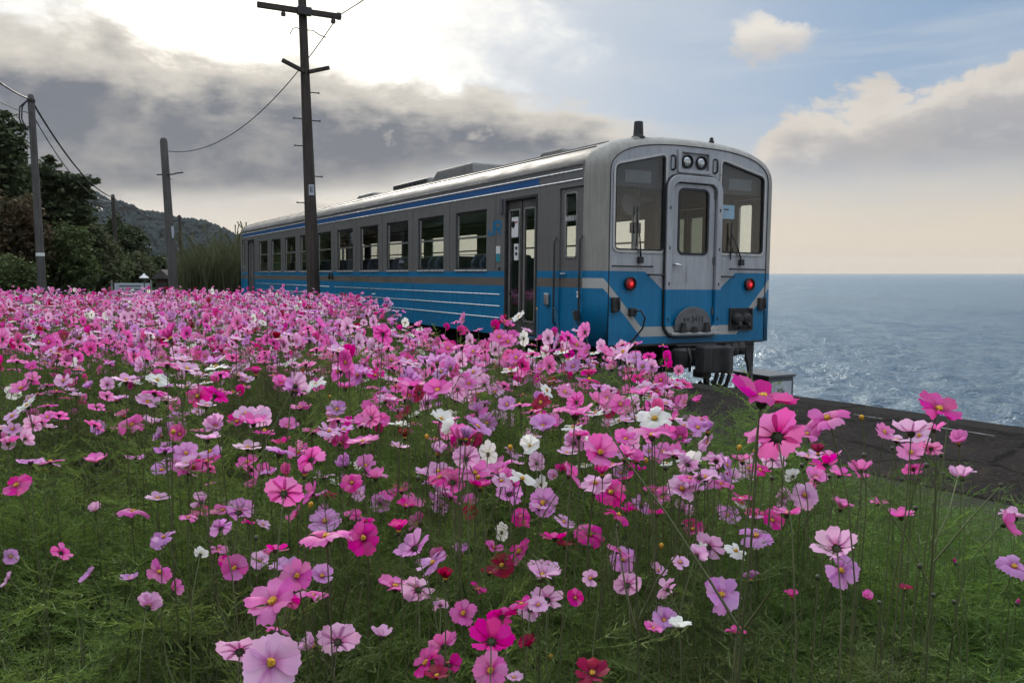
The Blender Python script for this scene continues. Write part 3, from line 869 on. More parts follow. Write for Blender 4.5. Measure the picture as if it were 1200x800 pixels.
B().lathe([(0.05, 0.0), (0.05, 0.12), (0.02, 0.13)], (19.8, 1.1, 3.63), (0, 0, 1), 8).build('whistle', M['dark_steel'], car)
for ss in (18.6, 19.0): B().lathe([(0.04, 0.0), (0.06, 0.08), (0.02, 0.12)], (ss, 1.4, 3.65), (0, 0, 1), 8).build('roof_knob', M['dark_steel'], car)

# interior: bulkhead with openings, seats, posts, desk
bh = [rrect(0.20, 0.98, 1.95, 2.95, 0.05), rrect(1.15, 1.85, 1.16, 3.0, 0.03), rrect(2.02, 2.80, 1.95, 2.95, 0.05)]
B().holed([(0.07, 1.142), (2.93, 1.142), (2.93, 3.098), (0.07, 3.098)], bh, 0, 1.20, 1.235).build('cab_bulkhead', M['cab_lining'], car)
B().box(0.12, 0.45, 0.25, 1.0, 1.145, 1.95).build('driving_desk', M['cab_lining'], car, bevel=0.03)
B().box(0.12, 0.40, 2.0, 2.75, 1.145, 1.90).build('cab_locker', M['cab_lining'], car, bevel=0.03)
for s_, t_ in ((0.55, 0.98), (0.62, 1.08)): B().tube([(s_, t_, 1.15), (s_, t_, 3.09)], 0.03, 8).build('cab_post', M['alu'], car)
q = MB(flip); q.lathe([(0.02, 0), (0.16, 0.01), (0.17, 0.04), (0.16, 0.07), (0.02, 0.08)], (0.45, 0.80, 2.82), (-1, 0.1, 0), 20); q.build('cab_fan', M['cabin_lining'], car, autosmooth=R(40))
B().box(0.05, 0.055, 2.03, 2.25, 2.66, 2.84).build('window_card', M['sky_paper'], car)
B().box(0.046, 0.050, 2.07, 2.15, 2.77, 2.79).build('card_print', M['black_rubber'], car)
text_mesh('crew_room_lettering', '乗務員室', 0.055, M['black_rubber'], car, Matrix.Translation((-0.03, 2.11, 2.60)) @ fm, 0.001)
B().box(0.06, 0.065, 0.55, 0.72, 2.42, 2.55).build('cab_notice', M['dark_steel'], car)
for k in range(18):
    s0 = 2.75 + k * 0.86
    if s0 > 17.8: break
    for ta, tb in ((0.10, 1.05), (1.95, 2.90)):
        sb = B().box(s0, s0 + 0.45, ta, tb, 1.15, 1.60).build('seat', M['seat_cloth'], car, bevel=0.05)
        x0 = s0 + (0.45 if k % 2 == 0 else -0.10)
        B().prism([(ta, 1.15), (tb, 1.15), (tb, 2.10), (tb - 0.08, 2.22), (ta + 0.08, 2.22), (ta, 2.10)], 0, x0, x0 + 0.10).build('seat_back', M['seat_cloth'], sb, bevel=0.03)
for s_ in (2.6, 10.4, 18.2):
    for t_ in (1.05, 1.95): B().tube([(s_, t_, 1.15), (s_, t_, 3.1)], 0.018, 8).build('grab_pole', M['alu'], car)
for t_ in (0.75, 2.25):
    B().tube([(2.9, t_, 2.95), (18.0, t_, 2.95)], 0.014, 6).build('hand_rail', M['alu'], car)

# ================================================================ THE SETTING
def interp(x, xs, ys): return float(np.interp(x, xs, ys))
E_S = [-40, -25, -14, -8, -5, -4.4, -3.5, -2.84, -2.2, -1.6, -1.0, 0.0, 80]
E_T = [6.5, 3.1, 1.45, 0.80, 0.54, 0.49, 0.40, 0.32, 0.17, 0.03, -0.05, -0.10, -0.10]
def edge_t(s): return sum(interp(s + d, E_S, E_T) for d in (-0.6, -0.3, 0, 0.3, 0.6)) / 5


# soil
m, t = material('field_soil'); co = t.coord('Object')
n1 = t.noise(co, 0.7, 8, 0.65); n2 = t.noise(co, 14.0, 8, 0.7)
c_ = t.mix(n1.step(0.35, 0.65), (0.030, 0.024, 0.018), (0.022, 0.028, 0.013)); c_ = t.mix(n2.step(0.45, 0.75) * 0.5, c_, (0.065, 0.055, 0.043))
t.out(t.bsdf(**{'Base Color': c_, 'Roughness': 0.95, 'Specular IOR Level': 0.2, 'Normal': t.bump(n2, 0.8, 0.03)}).outputs[0]); M['soil'] = m
mb = MB()
SS = [-40, -25, -14, -10, -8, -6, -4, -2, 0, 5, 10, 20, 30, 45, 60, 90, 140, 220]
for a in SS:
    e = edge_t(a)
    for tt in (e - 1.0, e - 3, e - 8, e - 16, e - 30, e - 60, e - 140): mb.v.append(tuple(st(a, tt, 0.0)))
for i in range(len(SS) - 1):
    for k in range(6): mb.f.append((i * 7 + k, i * 7 + k + 1, (i + 1) * 7 + k + 1, (i + 1) * 7 + k))
tag(mb.build('ground', M['soil']), kind='structure')

# platform of old asphalt: stained, cracked, with worn paint along the edge
m, t = material('old_platform_asphalt'); co = t.coord('Object')
n1 = t.noise(co, 0.9, 7, 0.65); n2 = t.noise(co, 38.0, 6, 0.8); n3 = t.noise(co, 3.5, 9, 0.7, 0.6)
vo = t.n("ShaderNodeTexVoronoi", feature='DISTANCE_TO_EDGE'); t.link(t.mapping(co, scale=(0.55, 0.55, 0.55)), vo.inputs[0]); vo.inputs['Scale'].default_value = 1.0
crack = (X(t.nt, vo.outputs[0]) + (n3 - 0.5) * 0.10).abs().step(0.0, 0.012, 1.0, 0.0)
c_ = t.mix(n1.step(0.3, 0.7), (0.016, 0.0135, 0.012), (0.034, 0.028, 0.024)); c_ = t.mix(n2.step(0.50, 0.64) * 0.75, c_, (0.085, 0.072, 0.060))
c_ = t.mix(n3.step(0.52, 0.66) * 0.7, c_, (0.058, 0.045, 0.034)); c_ = t.mix(crack * 0.8, c_, (0.012, 0.011, 0.010))
t.out(t.bsdf(**{'Base Color': c_, 'Roughness': 0.95, 'Specular IOR Level': 0.08, 'Normal': t.bump(n2 - crack * 0.8, 0.9, 0.03)}).outputs[0]); M['asphalt'] = m
mb = MB(); PS = [-38, -30, -24, -18, -14, -11] + [-9 + 0.5 * k for k in range(20)] + [2, 6, 12, 20, 30, 42]
ring_ = []
for a in PS:
    e = edge_t(a); ring_.append([st(a, e - 2.3, -0.03), st(a, e - 2.25, 0.012), st(a, e - 1.2, 0.016), st(a, e - 0.34, 0.018), st(a, e - 0.34, -0.2)])
mb.loft(ring_, False)
plat = tag(mb.build('platform', M['asphalt'], fix=False), kind='structure')
mb = MB(); mb.loft([[st(a, edge_t(a) - 0.10, -0.08), st(a, edge_t(a) - 0.06, -0.98), st(a, edge_t(a) - 0.30, -0.98), st(a, edge_t(a) - 0.34, -0.08)] for a in PS], False); mb.build('platform_face', M['concrete'], plat, fix=False)
M['coping'] = simple('platform_coping', (0.028, 0.024, 0.021), 0.95, spec=0.08, vary=0.4, scale=5, bump=0.6, bscale=40)
M['worn_paint'] = simple('worn_platform_paint', (0.15, 0.145, 0.135), 0.9, vary=0.4, scale=20)
sx = -12.0
while sx < 24:
    l_ = 1.2
    a, b = sx + 0.006, sx + l_ - 0.006
    zj = rnd.uniform(-0.004, 0.005)
    mb = MB(); P4 = [(a, edge_t(a)), (b, edge_t(b))]
    top = [st(a, P4[0][1] - 0.332, 0.020 + zj), st(b, P4[1][1] - 0.332, 0.020 + zj), st(b, P4[1][1], 0.014 + zj), st(a, P4[0][1], 0.014 + zj)]
    mb.add([tuple(p) for p in top] + [(p.x, p.y, p.z - 0.09) for p in top], [(0, 1, 2, 3), (7, 6, 5, 4), (0, 4, 5, 1), (1, 5, 6, 2), (2, 6, 7, 3), (3, 7, 4, 0)])
    mb.build('coping_slab', M['coping'], plat, bevel=0.008)
    sx += l_
for a, b in ((-5.0, -4.3), (-4.15, -3.9), (-6.4, -5.3), (-3.2, -2.9), (-2.2, -1.2), (-8, -6.8), (0, 2), (3, 6)):   # flaked lengths of the white line
    mb = MB(); mb.loft([[st(s_, edge_t(s_) - 0.585 + rnd.uniform(-.008, .008), 0.0215), st(s_, edge_t(s_) - 0.56 + rnd.uniform(-.012, .012), 0.0215)] for s_ in np.linspace(a, b, 14)], False)
    mb.build('edge_line', M['worn_paint'], plat, fix=False)

# track
m, t = material('ballast'); co = t.coord('Object')
vo = t.n("ShaderNodeTexVoronoi"); t.link(co, vo.inputs[0]); vo.inputs['Scale'].default_value = 16
c_ = t.mix(X(t.nt, vo.outputs[0]).step(0, 1), (0.05, 0.045, 0.04), (0.15, 0.13, 0.115))
t.out(t.bsdf(**{'Base Color': c_, 'Roughness': 0.95, 'Normal': t.bump(X(t.nt, vo.outputs[0]), 1.0, 0.05)}).outputs[0]); M['ballast'] = m
TS = [-38, -24, -16, -11, -8, -6, -4, -2, 0, 6, 14, 24, 36, 60, 100]
off = lambda s_: edge_t(s_) + 0.10
track = tag(empty('railway_track', tuple(st(0, 1.5, RAIL_Z))), kind='structure')
def tk(p): return tuple(Vector(p) - Vector(st(0, 1.5, RAIL_Z)))
mb = MB(); mb.loft([[tk(st(a, off(a) - 0.3, -0.97)), tk(st(a, off(a) + 0.1, -0.95)), tk(st(a, off(a) + 2.9, -0.95)), tk(st(a, off(a) + 3.9, -1.02)), tk(st(a, off(a) + 5.0, -1.4))] for a in TS], False); mb.build('ballast_bed', M['ballast'], track, fix=False)
for dt in (-0.56, 0.56):
    mb = MB(); mb.loft([[tk(st(a, off(a) + 1.5 + dt + x_, RAIL_Z + z_)) for x_, z_ in ((-0.033, -0.005), (-0.03, 0), (0.03, 0), (0.033, -0.005), (0.03, -0.03), (0.01, -0.04), (0.01, -0.13), (0.06, -0.15), (-0.06, -0.15), (-0.01, -0.13), (-0.01, -0.04), (-0.03, -0.03))] for a in TS], True); mb.build('rail', M['steel_rail'], track, fix=False)
slp = None
for k in range(60):
    a = -14 + 0.7 * k; o_ = off(a)
    if slp is None:
        slp = MB().box(-0.11, 0.11, -1.05, 1.05, -0.10, 0.04).build('sleeper', M['sleeper'], track, bevel=0.01); o = slp
    else:
        o = slp.copy(); COL.objects.link(o); o.parent = track
    o.location = tk(st(a, o_ + 1.5, -0.955)); o.rotation_euler = (0, 0, TA - math.pi / 2)
# sea wall and shore slope
mb = MB(); mb.loft([[st(a, off(a) + 4.15, -1.2), st(a, off(a) + 4.2, -1.02), st(a, off(a) + 4.6, -1.02), st(a, off(a) + 5.2, -4.5), st(a, off(a) + 9, -8.5)] for a in TS + [180, 260]], False)
tag(mb.build('sea_wall', M['concrete'], fix=False), kind='structure')

# ---- the sea
m, t = material('sea_water'); co = t.coord('Object')
x, y, z = t.xyz(co)
n1 = t.noise(t.mapping(co, scale=(1, 1.25, 1), rot=(0, 0, R(15))), 0.50, 5, 0.6); n2 = t.noise(t.mapping(co, scale=(1, 1.2, 1), rot=(0, 0, R(-10))), 2.2, 4, 0.6); n3 = t.noise(t.mapping(co, scale=(0.8, 1.0, 1), rot=(0, 0, R(20))), 0.17, 3, 0.55)
n4 = t.noise(t.mapping(co, scale=(0.25, 0.6, 1), rot=(0, 0, R(20))), 0.02, 3, 0.5)
shore = (x * TR.x + y * TR.y) - (TX * TR.x + TY * TR.y)
foam = (t.noise(co, 0.35, 8, 0.7) + shore.step(24, 42, 0.02, -0.30)).step(0.60, 0.68)
cap = t.noise(t.mapping(co, scale=(0.5, 1.3, 1), rot=(0, 0, R(25))), 0.45, 9, 0.72).step(0.70, 0.76)
n5 = t.noise(t.mapping(co, scale=(1, 1.2, 1)), 6.5, 2, 0.5)
nrm = t.bump(n3, 0.6, 0.9, t.bump(n1, 1.0, 0.85, t.bump(n2, 1.0, 0.36, t.bump(n5, 0.8, 0.08))))
wc = t.mix(n4.step(0.35, 0.65), (0.012, 0.034, 0.056), (0.022, 0.050, 0.076))
wc = t.mix((foam * 0.45 + cap * 0.15).clamp(), wc, (0.62, 0.66, 0.68))
df = t.n("ShaderNodeBsdfDiffuse"); t.link(wc, df.inputs[0]); t.link(nrm, df.inputs['Normal'])
gs = t.n("ShaderNodeBsdfGlossy"); gs.inputs[0].default_value = (0.80, 0.92, 1.0, 1); gs.inputs['Roughness'].default_value = 0.23; t.link(nrm, gs.inputs['Normal'])
lw = t.n("ShaderNodeLayerWeight"); lw.inputs[0].default_value = 0.5; t.link(nrm, lw.inputs['Normal'])
fc = (X(t.nt, lw.outputs['Facing']).pow(3.0) * 1.0 + 0.03).mn(0.60) * (1.0 - foam * 0.8)      # steep wave faces never reach the full grazing reflection of a flat sheet
ms = t.n("ShaderNodeMixShader"); t.link(fc, ms.inputs[0]); t.link(df.outputs[0], ms.inputs[1]); t.link(gs.outputs[0], ms.inputs[2]); t.out(ms.outputs[0]); M['sea'] = m
SEA_Z = -7.2
rad = list(np.geomspace(16, 260, 300)) + list(np.geomspace(270, 2500, 70)) + list(np.geomspace(2800, 12000, 12))
azs = np.concatenate([np.linspace(-math.pi, R(-14), 40)[:-1], np.linspace(R(-14), R(62), 520), np.linspace(R(62), math.pi, 30)[1:]])
rr, aa = np.meshgrid(np.array(rad), azs, indexing='ij')
xx, yy = rr * np.sin(aa), rr * np.cos(aa)
zz = np.zeros_like(xx)
wr = np.random.default_rng(3)
for k in range(46):
    lam = 0.9 * (9 ** wr.random()); th = R(wr.normal(215, 62)); A = 0.0135 * lam ** 0.8
    fade = np.clip((lam * 0.38 - np.maximum(np.gradient(rr, axis=0), 0.1)) / (lam * 0.2), 0, 1) * np.clip(1.4 - rr / 900, 0, 1)
    ph = 2 * math.pi / lam * (xx * math.cos(th) + yy * math.sin(th)) + wr.random() * 6.28
    zz += A * fade * (2 * np.power(0.5 + 0.5 * np.sin(ph), 1.7) - 0.9)
na = len(azs)
vsn = np.stack([xx, yy, zz + SEA_Z], -1).reshape(-1, 3)
ii, jj = np.meshgrid(np.arange(len(rad) - 1), np.arange(na - 1), indexing='ij')
q0 = (ii * na + jj).reshape(-1)
quads = np.stack([q0, q0 + na, q0 + na + 1, q0 + 1], -1)


def np_mesh(name, verts, faces, smooth=True, uv=None):
    """Mesh from numpy arrays; all faces have the same number of corners."""
    me = bpy.data.meshes.new(name); k = faces.shape[1]
    me.vertices.add(len(verts)); me.vertices.foreach_set("co", verts.astype(np.float32).ravel())
    me.loops.add(faces.size); me.loops.foreach_set("vertex_index", faces.astype(np.int32).ravel())
    me.polygons.add(len(faces)); me.polygons.foreach_set("loop_start", np.arange(0, faces.size, k, dtype=np.int32))
    me.polygons.foreach_set("loop_total", np.full(len(faces), k, np.int32))
    me.polygons.foreach_set("use_smooth", np.full(len(faces), smooth, bool))
    if uv is not None:
        ul = me.uv_layers.new(name='UVMap'); ul.data.foreach_set("uv", uv[faces.ravel()].astype(np.float32).ravel())
    me.update(calc_edges=True); me.validate(); return me


sea = link_mesh('sea', np_mesh('sea', vsn, quads[:, ::-1]), M['sea']); tag(sea, kind='structure')

# ---- far hill with its woods
def leafy(name, c0, c1, c2, trans=0.25, rough=0.75, nscale=1.5, spec=0.2):
    m, t = material(name)
    ge = X(t.nt, t.n("ShaderNodeNewGeometry").outputs['Random Per Island']); oi = t.n("ShaderNodeObjectInfo")
    n = t.noise(t.coord('Object'), nscale, 4, 0.6)
    c = t.mix(ge, c0, c1); c = t.mix(n.step(0.42, 0.62) * 0.8, c, c2)
    d = t.bsdf(**{'Base Color': c, 'Roughness': rough, 'Specular IOR Level': spec})
    tr = t.n("ShaderNodeBsdfTranslucent"); t.link(c, tr.inputs[0])
    mx = t.n("ShaderNodeMixShader"); mx.inputs[0].default_value = trans; t.link(d.outputs[0], mx.inputs[1]); t.link(tr.outputs[0], mx.inputs[2]); t.out(mx.outputs[0]); return m


M['far_wood'] = leafy('far_woodland_haze_tint', (0.026, 0.038, 0.042), (0.036, 0.050, 0.053), (0.030, 0.042, 0.047), 0.0, 0.95, 0.03, 0.0)  # bluish tint of distance haze is put into the leaf colour
HY = 900.0
HP = [(-700, 60), (-400, 130), (-100, 185), (0, 196), (60, 206), (100, 223), (130, 239), (165, 250), (200, 257), (240, 267), (278, 283), (330, 302), (400, 330), (460, 345)]
def ridge_z(px): return EYE + (320 - interp(px, [p[0] for p in HP], [p[1] for p in HP])) / 1000 * HY
hv, nx_, ny_ = [], 150, 22
def hill_h(px, v):
    """v from 0 at the foot (nearer) to 1 at the ridge and 1.6 behind."""
    prof_ = math.sin(min(v, 1.0) * math.pi / 2) ** 0.9 if v <= 1 else 1 - (v - 1) * 0.8
    base_ = SEA_Z + 1
    bumps = 6 * math.sin(px * 0.035 + v * 5) + 4 * math.sin(px * 0.083 - v * 9)
    return base_ + (ridge_z(px) - base_) * prof_ + bumps * math.sin(min(v, 1) * math.pi)
def hill_p(px, v):
    y_ = HY * (0.52 + 0.48 * v); return ((px - 600) / 1000 * HY * (0.75 + 0.25 * v), y_, hill_h(px, v))
for i in range(nx_):
    for j in range(ny_):
        hv.append(hill_p(-700 + 1160 * i / (nx_ - 1), 1.6 * j / (ny_ - 1)))
mb = MB(); mb.v = hv; mb.f = [(i * ny_ + j, (i + 1) * ny_ + j, (i + 1) * ny_ + j + 1, i * ny_ + j + 1) for i in range(nx_ - 1) for j in range(ny_ - 1)]
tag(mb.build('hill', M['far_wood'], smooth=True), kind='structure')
bmi = bmesh.new(); bmesh.ops.create_icosphere(bmi, subdivisions=1, radius=1.0)
iv = np.array([v.co[:] for v in bmi.verts]); bmi.faces.ensure_lookup_table(); bmi.verts.index_update()
ifc = np.array([[v.index for v in f.verts] for f in bmi.faces]); bmi.free()
bv, bf = [], []
wr = np.random.default_rng(8)
for k in range(5200):
    px_ = wr.uniform(-60, 440); v_ = wr.random() ** 0.8 * 1.03
    p = np.array(hill_p(px_, v_)); r_ = wr.uniform(2.6, 6.0) * (0.9 if v_ < 0.9 else 0.62)
    vv = iv * (1 + wr.uniform(-0.3, 0.3, (len(iv), 1))) * np.array([r_, r_, r_ * wr.uniform(0.8, 1.35)]) + p + np.array([0, 0, r_ * 0.4])
    bf.append(ifc + k * len(iv)); bv.append(vv)
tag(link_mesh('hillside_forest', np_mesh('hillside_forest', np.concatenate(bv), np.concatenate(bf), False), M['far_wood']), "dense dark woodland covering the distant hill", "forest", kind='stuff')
M['house_white'] = simple('far_house_wall', (0.6, 0.58, 0.55), 0.8)
for px_, v_ in ((165, 0.62), (178, 0.55), (150, 0.7)):
    p = hill_p(px_, v_); mb = MB(); mb.box(-2.4, 2.4, -3, 3, -2, 3.0)
    o = tag(empty('far_house', (p[0], p[1] - 4, p[2] + 2)), "tiny pale house on the wooded hill", "house", "houses on the hill")
    mb.build('wall', M['house_white'], o); MB().prism([(-2.9, 3.0), (2.9, 3.0), (0, 4.6)], 1, -3.3, 3.3).build('roof', M['grey_metal'], o)

# ---- bank and trees beside the line
M['bank_soil'] = simple('bank_undergrowth', (0.020, 0.030, 0.012), 0.95, spec=0.0, vary=0.5, scale=1.2, bump=0.8, bscale=5)
def bank_h(X_, Y_):
    q = min(max((-X_ - max(15.5, 0.5 * Y_ + 0.5) - max(0, 26 - Y_) * 0.2) / 15, 0), 1); return 9.0 * q * q * (3 - 2 * q)
mb = MB(); GX = [-70 + 2.5 * k for k in range(25)]; GY = [8 + 4 * k for k in range(24)]
for X_ in GX:
    for Y_ in GY: mb.v.append((X_, Y_, bank_h(X_, Y_) + 0.01 + (0.25 * math.sin(X_ * 1.3) * math.sin(Y_ * 0.9) if X_ < -18 else 0)))
mb.f = [(i * 24 + j, (i + 1) * 24 + j, (i + 1) * 24 + j + 1, i * 24 + j + 1) for i in range(24) for j in range(23)]
tag(mb.build('bank', M['bank_soil'], smooth=True), kind='structure')

M['leaf_dark'] = leafy('dark_evergreen_leaves', (0.038, 0.055, 0.024), (0.078, 0.100, 0.042), (0.050, 0.060, 0.027), 0.12)
M['leaf_mid'] = leafy('mid_green_leaves', (0.052, 0.078, 0.026), (0.100, 0.130, 0.046), (0.070, 0.085, 0.030), 0.2)
M['leaf_pale'] = leafy('greyish_green_leaves', (0.062, 0.080, 0.036), (0.110, 0.125, 0.060), (0.080, 0.085, 0.042), 0.2)
M['leaf_rust'] = leafy('rusty_brown_leaves', (0.070, 0.048, 0.028), (0.120, 0.084, 0.046), (0.075, 0.068, 0.034), 0.2)
M['bark'] = wood('tree_bark', (0.03, 0.024, 0.019), (0.075, 0.062, 0.05))


def leaf_cloud(blobs, n, size, seed, squash=1.0):
    """blobs: (centre, radii). Leaf sprays gathered in small clumps near the surface of each blob."""
    g = np.random.default_rng(seed); vol = np.array([b[1][0] * b[1][2] for b in blobs]); vol = vol / vol.sum()
    V = []; ncl = max(10, n // 26)
    for ci in range(ncl):
        b = blobs[g.choice(len(blobs), p=vol)]
        d = g.normal(size=3); d /= np.linalg.norm(d); rr_ = g.random() ** 0.38
        cc = np.array(b[0]) + d * np.array(b[1]) * rr_
        cr = min(b[1][0], b[1][2]) * g.uniform(0.10, 0.30) + size * 0.6
        k = n // ncl
        off_ = g.normal(size=(k, 3)) * cr * 0.55 * np.array([1, 1, 0.62 * squash]); P = cc + off_
        L = size * g.uniform(0.55, 1.35, (k, 1))
        a = g.normal(size=(k, 3)); a[:, 2] *= 0.6; a /= np.linalg.norm(a, axis=1, keepdims=True)
        b_ = np.cross(a, g.normal(size=(k, 3))); b_ /= np.linalg.norm(b_, axis=1, keepdims=True)
        V.append(np.stack([P - a * L * 0.5, P + b_ * L * 0.26, P + a * L * 0.5, P - b_ * L * 0.26], 1).reshape(-1, 3))
    V = np.concatenate(V); F = np.arange(len(V)).reshape(-1, 4); return V, F


tree_seed = [40]
def tree(name, label, cat, Y_, blobs_px, mat, n=5200, size=0.26, group=None, trunk_px=None, trunk_r=0.16, thick=1.0, squash=1.0):
    tree_seed[0] += 1; g = random.Random(tree_seed[0]); k = Y_ / 1000
    bl = []
    for cx, cy, rx, ry in blobs_px:
        yo = g.uniform(-0.5, 0.5) * rx * k
        p = at(cx, cy, Y_ + yo); bl.append((tuple(p), (rx * k, rx * k * thick, ry * k)))
    big = max(bl, key=lambda b: b[1][0] * b[1][2])
    tx_ = at(trunk_px, 330, Y_).x if trunk_px is not None else big[0][0]
    gz = bank_h(tx_, Y_)
    root = tag(empty(name, (tx_, Y_, gz)), label, cat, group)
    inv = Vector((tx_, Y_, gz))
    V, F = leaf_cloud(bl, n, size, tree_seed[0], squash)
    link_mesh('crown', np_mesh('crown', V - np.array(inv), F, False), mat, root)
    mb = MB(); top_ = max(b[0][2] + b[1][2] * 0.4 for b in bl) - gz
    lean = Vector((big[0][0] - tx_, 0, 0))
    pts = [Vector((0, 0, -0.3)) + lean * 0 + Vector((g.uniform(-.1, .1), g.uniform(-.1, .1), 0)) + (lean * (q / 5) ** 1.5) + Vector((0, 0, (top_ + 0.3) * q / 5)) for q in range(6)]
    mb.tube(pts, [trunk_r * (1.15 - 0.17 * q) for q in range(6)], 8)
    mb.build('trunk', M['bark'], root, smooth=True)
    for b in bl:
        c_ = Vector(b[0]) - inv; z0 = max(0.15, min(c_.z - b[1][2] * 0.8, top_ * 0.8)); q = z0 / max(top_, .1) * 5
        i0 = min(int(q), 4); p0 = pts[i0].lerp(pts[i0 + 1], q - i0)
        mid = p0.lerp(c_, 0.55) + Vector((g.uniform(-.2, .2), g.uniform(-.2, .2), 0.1)) * b[1][0] * 0.5
        lm = MB(); lm.tube([p0, mid, c_ + Vector((g.uniform(-.3, .3) * b[1][0], 0, b[1][2] * 0.4))], [trunk_r * 0.45, trunk_r * 0.3, trunk_r * 0.1], 6); lm.build('limb', M['bark'], root, smooth=True)
    return root


tree('broadleaf_tree', "tall dark evergreen tree on the bank above the rusty brown tree", "tree", 34, [(4, 158, 24, 26), (-18, 185, 34, 40), (-4, 215, 32, 28), (8, 188, 20, 14)], M['leaf_dark'], 7000, 0.24, trunk_px=-8)
tree('broadleaf_tree', "spreading dark tree with flat layered boughs behind the leaning grey pole", "tree", 37, [(42, 222, 22, 18), (62, 206, 15, 13), (58, 192, 6, 8), (84, 213, 20, 9), (101, 213, 13, 5), (92, 230, 20, 8), (62, 245, 36, 22), (28, 250, 24, 24), (86, 252, 22, 16), (110, 211, 6, 3)], M['leaf_dark'], 11000, 0.22, trunk_px=62, squash=0.6)
tree('broadleaf_tree', "big dark green tree filling the top of the bank", "tree", 43, [(15, 215, 45, 38), (45, 250, 45, 35), (-30, 205, 40, 45), (85, 268, 30, 22)], M['leaf_dark'], 9000, 0.28, trunk_px=20)
tree('rusty_tree', "rusty brown leaved tree at the foot of the bank", "tree", 31, [(20, 258, 30, 32), (2, 282, 30, 30), (42, 284, 18, 26), (20, 300, 28, 24)], M['leaf_rust'], 7500, 0.17, trunk_px=18)
tree('bush', "rounded mid green bush beside the leaning grey pole", "bush", 33, [(72, 290, 30, 30), (62, 316, 26, 22), (92, 312, 22, 20)], M['leaf_mid'], 6500, 0.17, trunk_px=72, trunk_r=0.08)
tree('bush', "pale green bush between the two slim poles by the bank", "bush", 39, [(112, 296, 22, 26), (124, 318, 22, 18), (102, 276, 16, 16)], M['leaf_pale'], 6000, 0.19, trunk_px=114, trunk_r=0.08)
tree('broadleaf_tree', "round dark tree behind the thin far pole", "tree", 54, [(148, 288, 22, 27), (138, 272, 16, 18), (152, 308, 20, 20)], M['leaf_dark'], 5000, 0.30, trunk_px=147)
tree('bush', "grey green bush at the foot of the round dark tree", "bush", 45, [(158, 316, 20, 20), (172, 326, 12, 13), (144, 324, 14, 12)], M['leaf_pale'], 4200, 0.20, trunk_px=158, trunk_r=0.07)
tree('bush', "low dark hedge bush under the rusty tree", "bush", 27, [(8, 322, 38, 22), (-30, 312, 32, 28), (34, 334, 20, 12)], M['leaf_mid'], 6000, 0.14, trunk_px=8, trunk_r=0.07)
tree('bush', "dark shadowy bush behind the foot of the leaning grey pole", "bush", 36, [(64, 330, 26, 16), (92, 330, 22, 14), (40, 326, 16, 18)], M['leaf_dark'], 4500, 0.17, trunk_px=66, trunk_r=0.07)
tree('bush', "small dark bush behind the thick grey pole", "bush", 48, [(190, 318, 14, 18), (204, 326, 12, 14), (178, 328, 10, 10)], M['leaf_dark'], 3000, 0.22, trunk_px=190, trunk_r=0.07)
tree('bush', "broad green bush growing between pale bush and rusty tree", "bush", 42, [(118, 325, 26, 16), (138, 312, 16, 22), (90, 286, 30, 24)], M['leaf_mid'], 4500, 0.2, trunk_px=118, trunk_r=0.07)

tree('broadleaf_tree', "broad green tree further along the bank from the rusty tree", "tree", 33, [(-95, 230, 50, 45), (-70, 275, 45, 40), (-130, 285, 45, 40)], M['leaf_mid'], 8000, 0.22, trunk_px=-95)
tree('bush', "wide low bush closing the foot of the bank beyond the hedge bush", "bush", 26, [(-100, 315, 50, 30), (-160, 305, 45, 38)], M['leaf_mid'], 6000, 0.15, trunk_px=-110, trunk_r=0.07)
# reeds by the end of the railcar
g = np.random.default_rng(21); V, F = [], []
for k in range(3000):
    Y_ = g.uniform(30.5, 37); px_ = g.uniform(212, 330); X_ = (px_ - 600) / 1000 * Y_
    tall = g.random() < 0.05
    h_ = (g.uniform(1.3, 2.2) + 0.9 * (px_ - 212) / 118 * 0.5) * (1.25 if tall else 1.0); ln = g.normal(0, 0.22, 2) * h_; wd = g.uniform(0.012, 0.03)
    th = g.uniform(0, 6.28); ux, uy = math.cos(th) * wd, math.sin(th) * wd
    p0 = np.array([X_, Y_, 0]); p1 = p0 + np.array([ln[0] * 0.3, ln[1] * 0.3, h_ * 0.6]); p2 = p0 + np.array([ln[0], ln[1], h_])
    base = 8 * k
    V += [p0 - [ux, uy, 0], p0 + [ux, uy, 0], p1 + [ux * .8, uy * .8, 0], p1 - [ux * .8, uy * .8, 0], p1 - [ux * .8, uy * .8, 0], p1 + [ux * .8, uy * .8, 0], p2 + [ux * .2 + (0.05 if tall else 0), uy * .2, 0], p2 - [ux * .2, uy * .2, 0]]
    F += [(base, base + 1, base + 2, base + 3), (base + 4, base + 5, base + 6, base + 7)]
M['reed'] = leafy('reed_blades', (0.050, 0.062, 0.028), (0.115, 0.115, 0.060), (0.065, 0.075, 0.032), 0.2)
tag(link_mesh('reeds', np_mesh('reeds', np.array(V), np.array(F), False), M['reed']), "tall greyish green reeds beyond the end of the railcar", "reeds", kind='stuff')

# ---- poles
def pole(label, foot_px, Y_, top_px, d0, d1, mat, name='utility_pole', group=None):
    """foot_px: pixel column at the ground; top_px: (x, y) pixel of its head, same distance."""
    f_ = at(foot_px, 320 + EYE / Y_ * 1000, Y_); f_.z = bank_h(f_.x, Y_) if f_.x < -15 else 0.0
    h_ = at(top_px[0], top_px[1], Y_) - f_
    o = tag(empty(name, tuple(f_)), label, "pole", group)
    mb = MB(); mb.tube([h_ * q - Vector((0, 0, 0.4 if q == 0 else 0)) for q in (0, 0.25, 0.5, 0.75, 0.985, 1.0)], [d0 / 2, d0 / 2 * .95, (d0 + d1) / 4, d1 / 2 * 1.06, d1 / 2, d1 / 2 * 0.7], 14)
    mb.build('shaft', mat, o, autosmooth=R(50))
    return o, h_


